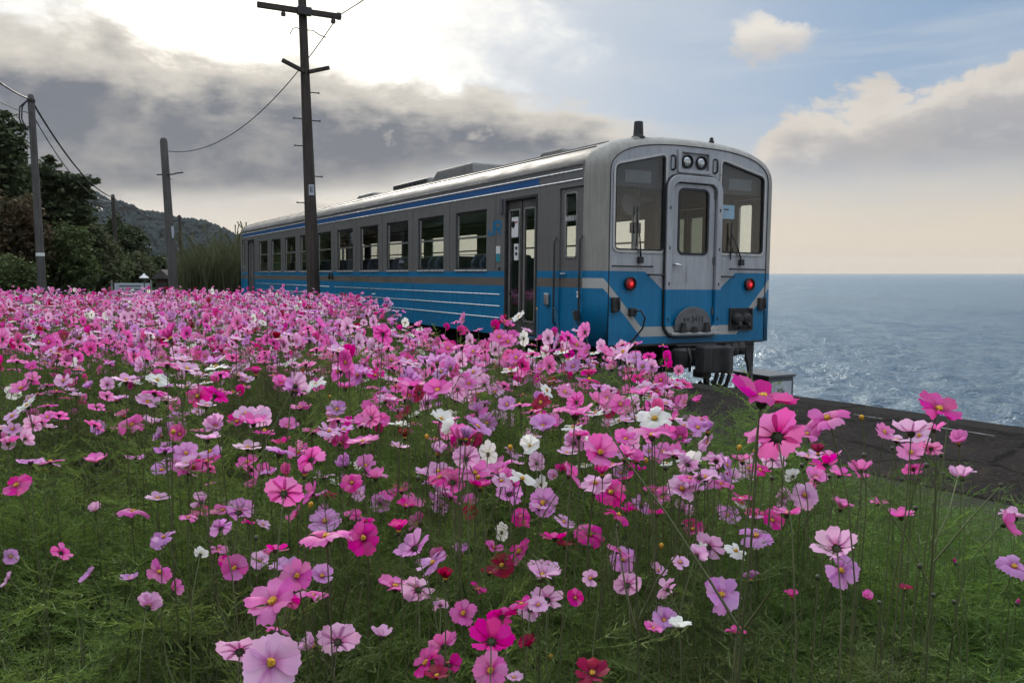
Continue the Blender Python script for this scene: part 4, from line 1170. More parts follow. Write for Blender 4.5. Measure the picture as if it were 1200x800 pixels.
MPY = 17.8
mp, mh = pole("tall dark wooden pole with crossarm standing beside the railcar's windows", 369.5, MPY, (352.5, -38), 0.27, 0.165, M['pole_wood'])
mpf = Vector(mp.location)
def on_pole(o, h_, py, Y_):
    """Point on the pole's axis seen at photo row py (relative to its foot)."""
    f_ = Vector(o.location); best = min((k / 400 for k in range(401)), key=lambda q: abs(proj_y(f_ + h_ * q) - py))
    return h_ * best
def proj_y(p):
    p = p - Vector((0, 0, EYE)); d = p.y * math.cos(PITCH) - p.z * math.sin(PITCH); u = p.y * math.sin(PITCH) + p.z * math.cos(PITCH); return 400 - FOC * u / d
c1_ = on_pole(mp, mh, 15.5, MPY)
def arm_beam(o, a, b, w_, h_, mat, name):
    a, b = Vector(a), Vector(b); d = (b - a).normalized(); up = Vector((0, 0, 1)); sd_ = d.cross(up).normalized(); up = sd_.cross(d)
    mb = MB(); mb.add([tuple(p + sd_ * i * w_ / 2 + up * j * h_ / 2) for p in (a, b) for i, j in ((-1, -1), (1, -1), (1, 1), (-1, 1))], [(0, 1, 2, 3), (7, 6, 5, 4), (0, 4, 5, 1), (1, 5, 6, 2), (2, 6, 7, 3), (3, 7, 4, 0)])
    return mb.build(name, mat, o, bevel=0.008)
armA = c1_ - TR * 0.93 - TD * 0.11; armB = c1_ + TR * 0.72 - TD * 0.11
ca = arm_beam(mp, armA, armB, 0.08, 0.11, M['pole_wood'], 'crossarm')
arm_beam(mp, c1_ - TR * 0.14 - TD * 0.13, c1_ + TR * 0.14 - TD * 0.13, 0.12, 0.16, M['dark_steel'], 'arm_clamp')
for q in (0.60, -0.78 + 0.36):
    p = c1_ + TR * q - TD * 0.11; MB().lathe([(0.045, -0.10), (0.05, -0.05), (0.03, 0.0), (0.045, 0.03)], tuple(p - Vector((0, 0, 0.05))), (0, 0, 1), 10).build('insulator', M['dark_steel'], ca)
MB().lathe([(0.05, -0.06), (0.06, 0.0), (0.05, 0.07)], tuple(armB), (0, 0, 1), 10).build('insulator', M['dark_steel'], ca)
c2_ = on_pole(mp, mh, 85, MPY)
arm_beam(mp, c2_ - TD * 0.1 - TR * 0.05, c2_ - TR * 0.50 - TD * 0.16 + Vector((0, 0, 0.16)), 0.07, 0.075, M['pole_wood'], 'bracket_arm')
arm_beam(mp, c2_ - TD * 0.1 + TR * 0.05, c2_ + TR * 0.46 - TD * 0.16 + Vector((0, 0, 0.12)), 0.07, 0.075, M['pole_wood'], 'bracket_arm')
c3_ = on_pole(mp, mh, 35, MPY)
MB().tube([c3_ - TR * 0.09, c3_ - TR * 0.14 + Vector((0, 0, 0.03)), c3_ - TR * 0.22 - Vector((0, 0, 0.02)), c3_ - TR * 0.28 - Vector((0, 0, 0.14))], 0.010, 6).build('lead_wire', M['wire'], mp, smooth=True)
MB().tube([c3_ + TR * 0.09, c3_ + TR * 0.2 + Vector((0, 0, 0.01)), c3_ + TR * 0.32 - Vector((0, 0, 0.06)), c3_ + TR * 0.47 - Vector((0, 0, 0.10))], 0.010, 6).build('lead_wire', M['wire'], mp, smooth=True)
for py_, sg in ((108, 1), (141, 1), (140, -1), (172, -1), (206, 1), (238, -1)):
    p = on_pole(mp, mh, py_, MPY); MB().tube([p + TR * sg * 0.08, p + TR * sg * 0.27], 0.012, 6).build('step_bolt', M['dark_steel'], mp)
    MB().tube([p + TR * sg * 0.262, p + TR * sg * 0.28], 0.022, 6).build('bolt_head', M['dark_steel'], mp)
p = on_pole(mp, mh, 223, MPY)
toc = (Vector((0, 0, p.z)) - (mpf + p)); toc.z = 0; toc.normalize(); sdv = Vector((-toc.y, toc.x, 0))
pm = Matrix((( sdv.x, 0, toc.x, 0), (sdv.y, 0, toc.y, 0), (0, 1, 0, 0), (0, 0, 0, 1)))
pl_c = p + toc * 0.118 + sdv * 0.035
MB().box(-0.055, 0.055, -0.11, 0.11, 0, 0.006).build('pole_plate', M['sign_white'], mp).matrix_local = Matrix.Translation(pl_c) @ pm
text_mesh('plate_letter', 'E', 0.16, M['black_rubber'], mp, Matrix.Translation(pl_c + toc * 0.008) @ pm)

p2, h2 = pole("thick grey leaning pole with a small side bracket, wire tied at its head", 205.5, 24, (191.5, 162), 0.26, 0.20, M['pole_grey'])
q = on_pole(p2, h2, 205, 24)
MB().tube([q + Vector((-0.25, 0, 0.0)), q + Vector((0.25, -0.1, 0)), q + Vector((0.33, -0.1, 0.03)), q + Vector((0.52, -0.1, 0.05))], 0.02, 6).build('bracket', M['dark_steel'], p2, smooth=True)
MB().tube([q + Vector((0.14, -0.1, 0.0)), q + Vector((0.15, -0.1, -0.12)), q + Vector((0.20, -0.1, -0.14))], 0.012, 6).build('hook', M['dark_steel'], p2, smooth=True)
q = on_pole(p2, h2, 272, 24); MB().box(-0.03, 0.03, -0.02, 0.02, -0.16, 0.16).build('pole_plate', M['sign_white'], p2).location = q + Vector((0.10, -0.06, 0))
p3, h3 = pole("slim leaning grey pole with a coiled cable and white tag by the bank", 51, 26, (36, 111), 0.25, 0.19, M['pole_grey'])
q = on_pole(p3, h3, 298, 26); MB().lathe([(0.122, -0.05), (0.122, 0.05)], tuple(q), h3.normalized(), 14).build('pole_tag', M['white_paint'], p3)
q = on_pole(p3, h3, 120, 26)
for dd in (0.0, 0.07): MB().tube([q + Vector((-0.05, -0.1, 0.05)), q + Vector((-0.22 - dd, -0.1, -0.15)), q + Vector((-0.25 - dd, -0.1, -0.5)), q + Vector((-0.12 - dd, -0.1, -0.80))], 0.02, 6).build('cable_coil', M['wire'], p3, smooth=True)
MB().lathe([(0.115, -0.04), (0.115, 0.04)], tuple(on_pole(p3, h3, 118, 26)), h3.normalized(), 14).build('pole_band', M['dark_steel'], p3)
p4, h4 = pole("thin dark far pole in front of the round dark tree", 139, 43, (132, 228), 0.24, 0.19, M['pole_wood'])
p5, h5 = pole("thin black far pole beside the reeds with a stay leaning on it", 216, 44, (210, 252), 0.20, 0.15, M['pole_wood'])
MB().tube([Vector((-0.45, 0.3, -0.1)), h5 * 0.55 + Vector((-0.02, 0.05, 0))], 0.05, 8).build('stay', M['pole_wood'], p5)
p6, h6 = pole("very thin distant post beside the thick grey pole", 207, 60, (206, 288), 0.16, 0.12, M['pole_wood'], 'post')


# ---- wires
def wire(label, a, b, sag, r=0.008, n=24, group=None):
    a, b = Vector(a), Vector(b); pts = [a.lerp(b, k / n) - Vector((0, 0, sag * 4 * (k / n) * (1 - k / n))) for k in range(n + 1)]
    mb = MB(); c_ = a; mb.tube([p - c_ for p in pts], r, 5)
    o = mb.build('overhead_wire', M['wire'], smooth=True); o.location = c_
    return tag(o, label, "wire", group)
P = lambda o, h_, py_, Y_: Vector(o.location) + on_pole(o, h_, py_, Y_)
tipA = mpf + armB
wire("sagging wire from the thick grey pole up to the tall pole's crossarm", P(p2, h2, 177, 24) + Vector((0.1, 0, 0)), tipA - TR * 0.10 - Vector((0, 0, 0.12)), 0.78, 0.011)
wire("wire running on from the crossarm tip of the tall dark pole overhead", tipA + Vector((0, 0, 0.02)), tipA - TD * 26 + TR * 0.5 + Vector((0, 0, 0.5)), 0.5, 0.012)
wire("thick cable between the slim leaning pole and the thin far pole", P(p3, h3, 117, 26), P(p4, h4, 231, 43), 0.55, 0.030)
wire("thin lower cable under the thick cable along the bank", P(p3, h3, 133, 26), P(p4, h4, 236, 43), 0.75, 0.016)
wire("thick cable coming down to the head of the slim leaning pole", at(-70, 28, 19), P(p3, h3, 117, 26), 0.25, 0.026)
wire("thin cable reaching the slim leaning pole below its head", at(-70, 62, 19), P(p3, h3, 133, 26), 0.25, 0.014)
wire("distant cable from the thin far pole towards the reeds", P(p4, h4, 231, 43), P(p5, h5, 258, 44) + Vector((0, 0, 0.0)), 0.4, 0.022)

# ---- small things beyond the flowers
b0 = at(155, 334, 30); nb = tag(empty('notice_board', (b0.x, 30, 0)), "small white notice board on legs at the far end of the flowers", "sign")
MB().box(-0.62, 0.62, -0.02, 0.02, 0.34, 0.80).build('panel', M['sign_white'], nb, bevel=0.005)
for x_ in (-0.72, 0.66): MB().tube([(x_, 0.0, -0.05), (x_, 0.0, 0.90)], 0.03, 8).build('leg', M['concrete'], nb)
for z_, x0_, x1_ in ((0.70, -0.45, 0.3), (0.58, -0.5, 0.45), (0.48, -0.5, 0.1)): MB().box(x0_, x1_, -0.025, -0.021, z_ - 0.02, z_ + 0.02).build('print_line', M['grey_metal'], nb)
b0 = at(169, 330, 29); gl_ = tag(empty('garden_lamp', (b0.x, 29, 0)), "low post lamp with a white cone shade beside the notice board", "lamp")
MB().tube([(0, 0, -0.05), (0, 0, 1.02)], 0.022, 8).build('post', M['grey_metal'], gl_); MB().tube([(0.07, 0, 0.9), (0.07, 0, 1.15)], 0.012, 6).build('rod', M['grey_metal'], gl_)
MB().lathe([(0.15, -0.02), (0.14, 0.02), (0.05, 0.09), (0.03, 0.14)], (0, 0, 1.0), (0, 0, 1), 14).build('shade', M['white_paint'], gl_, autosmooth=R(50))
b0 = at(193, 336, 26); hb = tag(empty('shrine_box', (b0.x, 26, 0)), "small dark red box with a gabled grey roof beside the thick grey pole", "box")
M['dark_red'] = simple('dark_red_paint', (0.06, 0.018, 0.016), 0.7)
MB().box(-0.20, 0.20, -0.18, 0.18, 0.0, 0.98).build('body', M['dark_red'], hb, bevel=0.01)
MB().prism([(-0.28, 0.98), (0.28, 0.98), (0.26, 1.03), (0.0, 1.26), (-0.26, 1.03)], 1, -0.26, 0.26).build('roof', M['pole_grey'], hb)
MB().box(-0.15, 0.15, -0.187, -0.178, 0.35, 0.86).build('door', M['dark_steel'], hb)
for k, x_ in enumerate((-0.16, 0.16)): MB().box(x_ - 0.02, x_ + 0.02, -0.20, -0.188, 0.0, 0.98).build('post', M['pole_wood'], hb)

# relay box on the sea side of the track
bx = at(901, 447, 12.3); bs, bt = to_st(bx.x, bx.y)
eb = tag(empty('relay_box', tuple(st(bs, bt, -1.0)), TA - math.pi / 2), "grey lineside relay box with a white numbered panel beyond the track", "box")
MB().box(-0.70, 0.0, 0.0, 0.50, 0.0, 0.63).build('case', M['grey_metal'], eb, bevel=0.008)
MB().box(-0.73, 0.03, -0.03, 0.53, 0.632, 0.67).build('lid', M['grey_metal'], eb, bevel=0.008)
ep = MB().box(0.003, 0.010, 0.05, 0.45, 0.08, 0.57).build('panel', M['sign_white'], eb)
text_mesh('panel_number', '32k', 0.115, M['black_rubber'], ep, Matrix.Translation((0.012, 0.23, 0.42)) @ fm)

# ---- the air: thin cream sea haze; the hill's blue haze is painted into its woods
m, t = material('sea_haze')
pv = t.n("ShaderNodeVolumePrincipled"); pv.inputs['Color'].default_value = (0.93, 0.87, 0.79, 1); pv.inputs['Density'].default_value = 0.00006; pv.inputs['Anisotropy'].default_value = 0.2
t.out(None, pv.outputs[0])
hzb = MB().box(-12500, 12500, -12500, 12500, SEA_Z - 1.8, 190).build('haze', m); tag(hzb, "thin pale haze in the air over land and sea", "haze", kind='stuff')

# ================================================================ THE COSMOS FIELD
# ---- petal, disc, calyx
COLOURS = {  # base colour, darker throat colour
    'pale': ((0.79, 0.47, 0.70), (0.50, 0.13, 0.36), "pale pink"),
    'lilac': ((0.64, 0.31, 0.62), (0.38, 0.08, 0.30), "lilac pink"),
    'pink': ((0.78, 0.205, 0.52), (0.46, 0.04, 0.21), "bright pink"),
    'rose': ((0.70, 0.065, 0.34), (0.33, 0.012, 0.11), "deep rose"),
    'crimson': ((0.33, 0.010, 0.055), (0.12, 0.004, 0.02), "crimson"),
    'white': ((0.82, 0.82, 0.78), (0.66, 0.68, 0.52), "white"),
}


def petal_mat(name, base, throat):
    m, t = material(name)
    uv = t.n("ShaderNodeUVMap"); u, v, _ = t.xyz(uv.outputs[0])
    r = t.rand()
    vein = ((u * 34.0 + (v * 3.0)).sin() * 0.5 + 0.5) * v.step(0.0, 0.85, 1.0, 0.2)
    c = t.mix(v.step(0.06, 0.48, 0.85, 0.0), base, throat)
    c = t.mix(vein * 0.42, c, tuple(0.55 * a + 0.45 * b for a, b in zip(throat, base)))
    hs = t.n("ShaderNodeHueSaturation"); t.link(c, hs.inputs['Color'])
    t.link(r.step(0, 1, 0.487, 0.513, smooth=False), hs.inputs['Hue'])
    t.link(((r * 7.13)._m('FRACT')).step(0, 1, 0.90, 1.18, smooth=False), hs.inputs['Saturation'])
    t.link(((r * 3.71)._m('FRACT')).step(0, 1, 0.92, 1.15, smooth=False), hs.inputs['Value'])
    nrm = t.bump(vein, 0.25, 0.0006)
    d = t.bsdf(**{'Base Color': hs.outputs[0], 'Roughness': 0.55, 'Specular IOR Level': 0.25, 'Normal': nrm})
    tr = t.n("ShaderNodeBsdfTranslucent"); t.link(hs.outputs[0], tr.inputs[0])
    mx = t.n("ShaderNodeMixShader"); mx.inputs[0].default_value = 0.52; t.link(d.outputs[0], mx.inputs[1]); t.link(tr.outputs[0], mx.inputs[2]); t.out(mx.outputs[0]); return m


PM = {k: petal_mat(k + '_petal', v[0], v[1]) for k, v in COLOURS.items()}
m, t = material('flower_disc'); n = t.noise(t.coord('Object'), 420, 3, 0.6)
t.out(t.bsdf(**{'Base Color': t.mix(n.step(0.4, 0.6), (0.62, 0.36, 0.02), (0.30, 0.11, 0.01)), 'Roughness': 0.8}).outputs[0]); M['disc'] = m


def green(name, c0, c1, c2, trans):
    m, t = material(name); gn = t.n("ShaderNodeNewGeometry")
    ge = X(t.nt, gn.outputs['Random Per Island'])
    loc = t.noise(gn.outputs['Position'], 0.75, 3, 0.6); r = t.noise(gn.outputs['Position'], 7.0, 2, 0.5).step(0.3, 0.7)
    lx_ = t.xyz(gn.outputs['Position'])
    side = (lx_[0] + (loc - 0.5) * 2.0).step(-0.6, 1.6)
    c = t.mix((r * 0.45 + ge * 0.55), c0, c1); c = t.mix(side * 0.75, c, c2)
    c = t.mix(loc.step(0.52, 0.66) * 0.55, c, (0.085, 0.068, 0.042))
    d = t.bsdf(**{'Base Color': c, 'Roughness': 0.6, 'Specular IOR Level': 0.25})
    tr = t.n("ShaderNodeBsdfTranslucent"); t.link(c, tr.inputs[0])
    mx = t.n("ShaderNodeMixShader"); mx.inputs[0].default_value = trans; t.link(d.outputs[0], mx.inputs[1]); t.link(tr.outputs[0], mx.inputs[2]); t.out(mx.outputs[0]); return m


M['stem'] = green('cosmos_stem', (0.085, 0.105, 0.040), (0.16, 0.175, 0.075), (0.14, 0.185, 0.07), 0.15)
M['frond'] = green('cosmos_frond', (0.066, 0.120, 0.024), (0.185, 0.270, 0.062), (0.115, 0.205, 0.046), 0.38)
M['fresh'] = green('young_cosmos_frond', (0.13, 0.20, 0.035), (0.27, 0.37, 0.08), (0.20, 0.33, 0.065), 0.4)
M['calyx'] = green('cosmos_calyx', (0.020, 0.030, 0.014), (0.045, 0.055, 0.022), (0.04, 0.055, 0.02), 0.1)

NU, NV = 4, 6
W_V = [0.16, 0.42, 0.66, 0.86, 0.98, 1.0, 0.80]


def petal_arrays(L, Wd, cup, curl, seed, nu=NU, nv=NV, twist=0.0):
    g = np.random.default_rng(seed); V, U = [], []
    ph = g.uniform(0, 6.28)
    for j in range(nv + 1):
        v = j / nv; w_ = np.interp(v, np.linspace(0, 1, 7), W_V) * Wd / 2
        for i in range(nu + 1):
            u = i / nu * 2 - 1
            notch = (0.045 * math.cos(u * math.pi * 2.0) - 0.12 * u * u) * L * v ** 3
            x_ = 0.004 + L * v + notch
            y_ = u * w_ + twist * v * v * L * 0.15
            z_ = cup * L * v * v + curl * L * v ** 3 - 0.10 * Wd * u * u * v + 0.0012 * math.sin(u * 7 + ph) * v + 0.0018 * math.sin(v * 6 + ph)
            V.append((x_, y_, z_)); U.append((i / nu, v))
    F = [(j * (nu + 1) + i, j * (nu + 1) + i + 1, (j + 1) * (nu + 1) + i + 1, (j + 1) * (nu + 1) + i) for j in range(nv) for i in range(nu)]
    return np.array(V), np.array(F), np.array(U)


PETALS = {}
for cname in COLOURS:
    PETALS[cname] = []
    for k, (cup, curl, tw, wd) in enumerate(((0.10, -0.12, 0, 0.030), (0.22, -0.05, 0.5, 0.027), (0.02, -0.22, -0.5, 0.028), (0.14, 0.10, 0.2, 0.024))):
        V, F, U = petal_arrays(0.036, wd, cup, curl, k + 3, twist=tw)
        me = np_mesh('petal', V, F, True, U); me.materials.append(PM[cname]); PETALS[cname].append(me)


def dome(name, r, h, seed, mat, sub=2):
    bm = bmesh.new(); bmesh.ops.create_icosphere(bm, subdivisions=sub, radius=1.0); g = random.Random(seed)
    for v in bm.verts:
        k = 1 + (g.uniform(-0.22, 0.26) if v.co.z > -0.1 else 0); v.co = Vector((v.co.x * r * k, v.co.y * r * k, max(v.co.z, -0.5) * h * k))
    me = bpy.data.meshes.new(name); bm.to_mesh(me); bm.free(); me.materials.append(mat); return me


DISC = [dome('disc', 0.0066, 0.0060, 1, M['disc']), dome('disc', 0.0058, 0.0068, 2, M['disc'])]


def calyx_mb():
    mb = MB(); n = 10
    for z0, r0 in ((0,)*2,): pass
    mb.loft([[(r_ * math.cos(2 * math.pi * k / n), r_ * math.sin(2 * math.pi * k / n), z_) for k in range(n)] for r_, z_ in ((0.0016, -0.010), (0.0045, -0.0075), (0.0068, -0.003), (0.0066, 0.001))], True, True, False)
    for k in range(8):
        a = 2 * math.pi * k / 8; ca_, sa_ = math.cos(a), math.sin(a)
        def q(r_, w_, z_): return (ca_ * r_ - sa_ * w_, sa_ * r_ + ca_ * w_, z_)
        mb.add([q(0.005, -0.0022, -0.0030), q(0.005, 0.0022, -0.0030), q(0.0135, 0.0, -0.0038)], [(0, 1, 2)])
    return mb


_c = calyx_mb(); CALYX = bpy.data.meshes.new('calyx'); CALYX.from_pydata(_c.v, [], _c.f); CALYX.materials.append(M['calyx'])


# ---- feathery foliage
def thread(V, F, a, b, w_, side):
    n = len(V); V += [a - side * w_, a + side * w_, b]; F.append((n, n + 1, n + 2))


def frond(V, F, o, d, L, w_, g, rich):
    d = d.normalized(); up = Vector((0, 0, 1)); sd_ = d.cross(up)
    if sd_.length < 0.1: sd_ = d.cross(Vector((1, 0, 0)))
    sd_.normalize(); nn = sd_.cross(d)
    p_prev = o; bend = g.uniform(-0.25, 0.5)
    steps = 5
    for k in range(1, steps + 1):
        p = o + d * L * k / steps + Vector((0, 0, -bend * L * (k / steps) ** 2 * 0.5))
        thread(V, F, p_prev, p, w_ * 1.2, nn if k % 2 else sd_)
        for sgn in (-1, 1):
            l2 = L * 0.42 * (1 - 0.11 * k) * g.uniform(0.7, 1.2)
            dd = (d * g.uniform(0.5, 0.9) + sd_ * sgn * g.uniform(0.6, 1.0) + nn * g.uniform(-0.2, 0.45)).normalized(); e = p + dd * l2
            thread(V, F, p, e, w_, nn if g.random() < 0.5 else (dd.cross(nn)))
            for q in range(rich):
                b0 = p.lerp(e, 0.25 + 0.5 * q / max(1, rich - 1) if rich > 1 else 0.5); d3 = (dd + (d * (1 if q % 2 else -0.2) + sd_ * g.uniform(-.6, .6) + nn * g.uniform(-.3, .5)) * 0.8).normalized()
                thread(V, F, b0, b0 + d3 * l2 * g.uniform(0.4, 0.7), w_ * 0.9, nn)
        p_prev = p


LEAVES = []
for k_ in range(6):
    g_ = random.Random(k_ + 17); V_, F_ = [], []
    frond(V_, F_, Vector((0, 0, 0)), Vector((1, 0, g_.uniform(0.3, 0.9))), g_.uniform(0.10, 0.15), 0.0009, g_, 3)
    me_ = bpy.data.meshes.new('leaf'); me_.from_pydata([tuple(v) for v in V_], [], F_); me_.materials.append(M['frond']); me_.polygons.foreach_set("use_smooth", [True] * len(F_)); LEAVES.append(me_)


def curve_pts(a, b, lean, n=6):
    """Stem from a (ground) to b (head), arriving along direction lean."""
    a, b, c_ = Vector(a), Vector(b), Vector(b) - Vector(lean) * (Vector(b) - Vector(a)).length * 0.28
    return [a * (1 - q) ** 2 + c_ * 2 * q * (1 - q) + b * q * q for q in (k / n for k in range(n + 1))]


def head_matrix(pos, normal, spin):
    z_ = Vector(normal).normalized(); q = Vector((0, 0, 1)).rotation_difference(z_)
    return Matrix.Translation(pos) @ q.to_matrix().to_4x4() @ Matrix.Rotation(spin, 4, 'Z')


FACE = {'U': (0.05, 0.05, 1.0), 'UC': (0.0, -0.5, 0.85), 'C': (0.05, -0.86, 0.45), 'B': (0.0, 0.86, 0.42), 'L': (-0.75, -0.3, 0.55), 'R': (0.75, -0.3, 0.55), 'UL': (-0.4, -0.15, 0.9), 'UR': (0.4, -0.15, 0.9),
        'BU': (0.1, 0.5, 0.85), 'BL': (-0.55, 0.6, 0.5), 'BR': (0.55, 0.6, 0.5)}
FACE_WORDS = {'U': "opening straight up", 'UC': "tilted showing its eye", 'C': "turned full face", 'B': "seen from behind", 'L': "turned towards the bank", 'R': "turned towards the sea",
              'UL': "leaning to the bank", 'UR': "leaning to the sea", 'BU': "nodding towards the railcar", 'BL': "with back half turned", 'BR': "with its back showing sideways"}

flowers = []      # (position, colour, face, diameter) of every single flower built as an object


def cosmos(pos, colour, face, dia, seed, where=None):
    g = random.Random(seed); pos = Vector(pos)
    nrm = Vector(FACE[face]) + Vector((g.uniform(-.16, .16), g.uniform(-.16, .16), g.uniform(-.1, .1))); nrm.normalize()
    base = Vector((pos.x + g.uniform(-.07, .07), pos.y + g.uniform(0.0, .12), 0.0))
    root = empty('cosmos_flower', tuple(base)); sc_ = dia / 0.080
    hm = head_matrix(pos - base, nrm, g.uniform(0, 0.8))
    op_ = {'U': 0.30, 'UC': 0.12, 'C': 0.06, 'B': 0.14, 'BU': 0.2, 'BL': 0.16, 'BR': 0.16}.get(face, 0.16) + (g.uniform(0.55, 0.95) if (g.random() < 0.16 and not where) else g.uniform(-0.18, 0.32) * (0.6 if where else 1))
    shape = g.randrange(4)
    np_ = 8 if g.random() < 0.8 else 7
    drop = g.randrange(np_) if g.random() < 0.12 else -1
    for k in range(np_):
        if k == drop: continue
        o = bpy.data.objects.new('petal', PETALS[colour][shape if g.random() < 0.7 else g.randrange(4)]); COL.objects.link(o); o.parent = root
        o.matrix_local = hm @ Matrix.Scale(sc_ * g.uniform(0.92, 1.06), 4) @ Matrix.Translation((0, 0, 0.0007 * (k % 2))) @ Matrix.Rotation(2 * math.pi * k / np_ + g.uniform(-.10, .10), 4, 'Z') @ Matrix.Rotation(-(op_ + g.uniform(-.17, .17)), 4, 'Y') @ Matrix.Rotation(g.uniform(-.28, .28), 4, 'X')
    o = bpy.data.objects.new('disc', DISC[g.randrange(2)]); COL.objects.link(o); o.parent = root; o.matrix_local = hm @ Matrix.Scale(sc_ * 1.05, 4) @ Matrix.Translation((0, 0, 0.0022))
    o = bpy.data.objects.new('calyx', CALYX); COL.objects.link(o); o.parent = root; o.matrix_local = hm @ Matrix.Scale(sc_ * 1.1, 4)
    neck = pos - base - nrm * 0.009 * sc_
    mb = MB(); pts = curve_pts((0, 0, -0.02), neck, nrm * 0.9 + Vector((0, 0, 0.5)))
    mb.tube(pts, [0.0020, 0.0019, 0.0017, 0.0015, 0.0014, 0.0012, 0.0011], 5, cap=False); mb.build('stem', M['stem'], root, smooth=True, fix=False)
    for q in range(4):
        k_ = g.uniform(1.6, 5.0); i0 = int(k_); lp = pts[i0].lerp(pts[i0 + 1], k_ - i0)
        o = link_mesh('leaf', LEAVES[g.randrange(6)], None, root); o.location = lp; o.rotation_euler = (0, 0, g.uniform(0, 6.28)); o.scale = [g.uniform(0.7, 1.2) * (1.25 - 0.12 * k_)] * 3
    flowers.append((root, pos, colour, face, dia, where))
    return root


# ---- the flowers that can be told apart in the photograph: column, row, width in pixels, colour, the way they face
HERO = """
893 468 84 rose U|910 511 74 pink B|1100 480 54 rose UC|970 491 50 pink UL|1068 506 52 pale U|1074 528 36 pink U|1094 503 32 pink U|946 509 30 pink UL|972 535 32 pink U
1127 559 36 pale BU|878 549 28 pale C|870 541 30 pink U|916 583 32 pale C|943 580 34 pale C|985 596 32 pink UR|1056 605 36 pink U|1190 606 36 pale U|1188 664 40 lilac UC|980 641 56 pale B|985 668 44 lilac C
830 640 42 pale BR|852 604 32 lilac UC|886 628 40 lilac UC|845 697 48 lilac UC|778 727 34 lilac UC|660 612 28 pale UR|703 530 46 pink C|674 486 52 pink U|727 474 27 pink C|764 511 46 pink U
780 503 26 pale U|678 512 32 pale B|636 500 34 lilac UC|698 567 42 pale UL|716 577 38 rose UC|636 589 37 lilac C|597 578 34 lilac B|570 547 26 white C|551 601 22 crimson C|420 607 40 pink BU
333 578 47 pink B|280 600 37 lilac B|275 665 35 pink C|335 668 40 lilac U|320 705 66 pink UC|366 699 42 pink U|382 631 62 pink U|426 630 42 rose C|381 611 40 lilac UC|490 613 32 pink L
485 641 46 lilac BL|463 688 48 pink U|490 690 44 pale B|508 660 42 lilac UL|281 762 56 pale B|318 776 72 pale C|325 738 34 pink BU|396 751 52 pale B|368 757 38 pale L|447 745 36 pale BU
543 718 34 pink C|576 750 58 rose B|575 785 44 pink C|500 776 44 rose L|520 756 40 pink BL|512 792 34 crimson U|621 756 30 crimson UL|635 676 50 pale U|641 702 46 pale B|694 789 46 crimson UC
609 646 38 rose L|588 662 32 crimson C|574 672 26 crimson U|650 630 36 rose BU|691 626 36 rose UC|662 640 28 crimson U|734 600 30 rose U|752 592 30 lilac BR|776 583 28 pink UC|730 655 32 lilac C
735 685 36 pale B|770 668 26 pale UR|782 690 30 pale BL|674 700 22 rose C|862 742 26 rose BU|173 711 38 pale B|187 634 23 lilac C|186 670 32 pink R|204 690 24 pink R|105 675 26 lilac L
72 647 27 pink B|10 679 22 pale L|12 652 22 lilac R|152 678 24 lilac U|156 600 37 pink U|256 645 22 pink UR|112 598 22 pale UC|239 600 34 rose U|262 598 28 pink UC|184 446 27 white UR
157 450 20 white U|232 464 27 rose C|278 494 27 rose UC|297 496 36 pink U|75 446 21 pale C|116 501 20 lilac C|155 498 32 pink UC|178 497 26 pale U|207 498 23 lilac C|113 542 34 pink U
190 551 29 lilac UC|226 548 34 pink UR|243 541 34 rose U|295 550 27 pink BR|366 506 27 rose U|370 451 26 white UL|25 455 26 pink UC|137 470 24 pale U|10 518 28 pink U|140 468 22 lilac U
517 436 23 lilac UC|482 452 36 pink U|488 487 22 white UL|468 500 28 white U|524 489 28 white U|423 498 32 pink U|425 519 40 pink U|480 464 28 pink C|513 458 38 pink UC|550 462 22 pink C
570 496 28 lilac C|594 487 22 pale U|647 449 19 crimson C|573 533 30 pink BU|602 530 28 pale UR|620 512 26 pale BL|712 500 24 pale UC|735 518 26 rose U|690 440 22 rose BU|820 492 26 pink U
838 540 32 pink U|858 560 26 pale UC|818 575 28 lilac U|800 598 30 pale BR|746 552 28 rose U|767 540 26 pink UR|660 552 26 rose BU|610 605 24 rose C|540 650 30 lilac U|560 690 22 rose UR
440 560 34 pink U|405 545 32 lilac UC|470 575 30 rose UL|515 560 34 pink U|380 560 26 pale U|350 530 28 pink UC|330 520 26 rose U|445 590 26 lilac B|530 530 26 pink B|395 480 28 lilac UC
352 478 26 pink U|330 450 24 pink C|300 440 22 rose U|405 455 26 pink U|440 440 24 rose UC|452 470 28 pale U|560 430 22 pink U|600 440 22 rose U|580 460 24 pale UC|630 470 22 pink BU
880 680 26 lilac BU|928 700 24 rose U|1015 700 20 pink UC|1060 690 18 crimson U|905 610 30 rose UC|960 560 26 lilac UL|1010 560 22 pink U|1030 590 22 pink BU|870 585 28 rose U|812 620 30 rose UC
""".strip().replace("\n", "|").split("|")
for i, row in enumerate(HERO):
    px_, py_, d_, col_, fc_ = row.split(); px_, py_, d_ = float(px_), float(py_), float(d_)
    g = random.Random(900 + i)
    real = 0.080 if d_ > 60 else g.uniform(0.064, 0.076)
    Y_ = FOC * real / d_
    # keep it at a believable height for a cosmos: between 0.30 m and 1.08 m above the soil
    down = (py_ - 320) / FOC
    Y_ = min(Y_, (EYE - 0.56) / down); Y_ = max(Y_, (EYE - 1.06) / down)
    cosmos(at(px_, py_, Y_), col_, fc_, d_ * Y_ / FOC, 900 + i, 'big' if d_ > 38 else None)

# ---- the field at large
def in_field(x_, y_, margin=0.0):
    s_, t_ = to_st(x_, y_); return t_ < edge_t(s_) - interp(s_, [-9, -5, -1.5, 1.5, 4], [3.65, 3.65, 3.4, 1.7, 1.4]) + 0.25 * math.sin(y_ * 2.1) - margin and y_ < 17.2 + 0.5 * math.sin(x_ * 1.7) and -0.82 * y_ - 1.5 < x_ and math.hypot(x_, y_) > 0.35


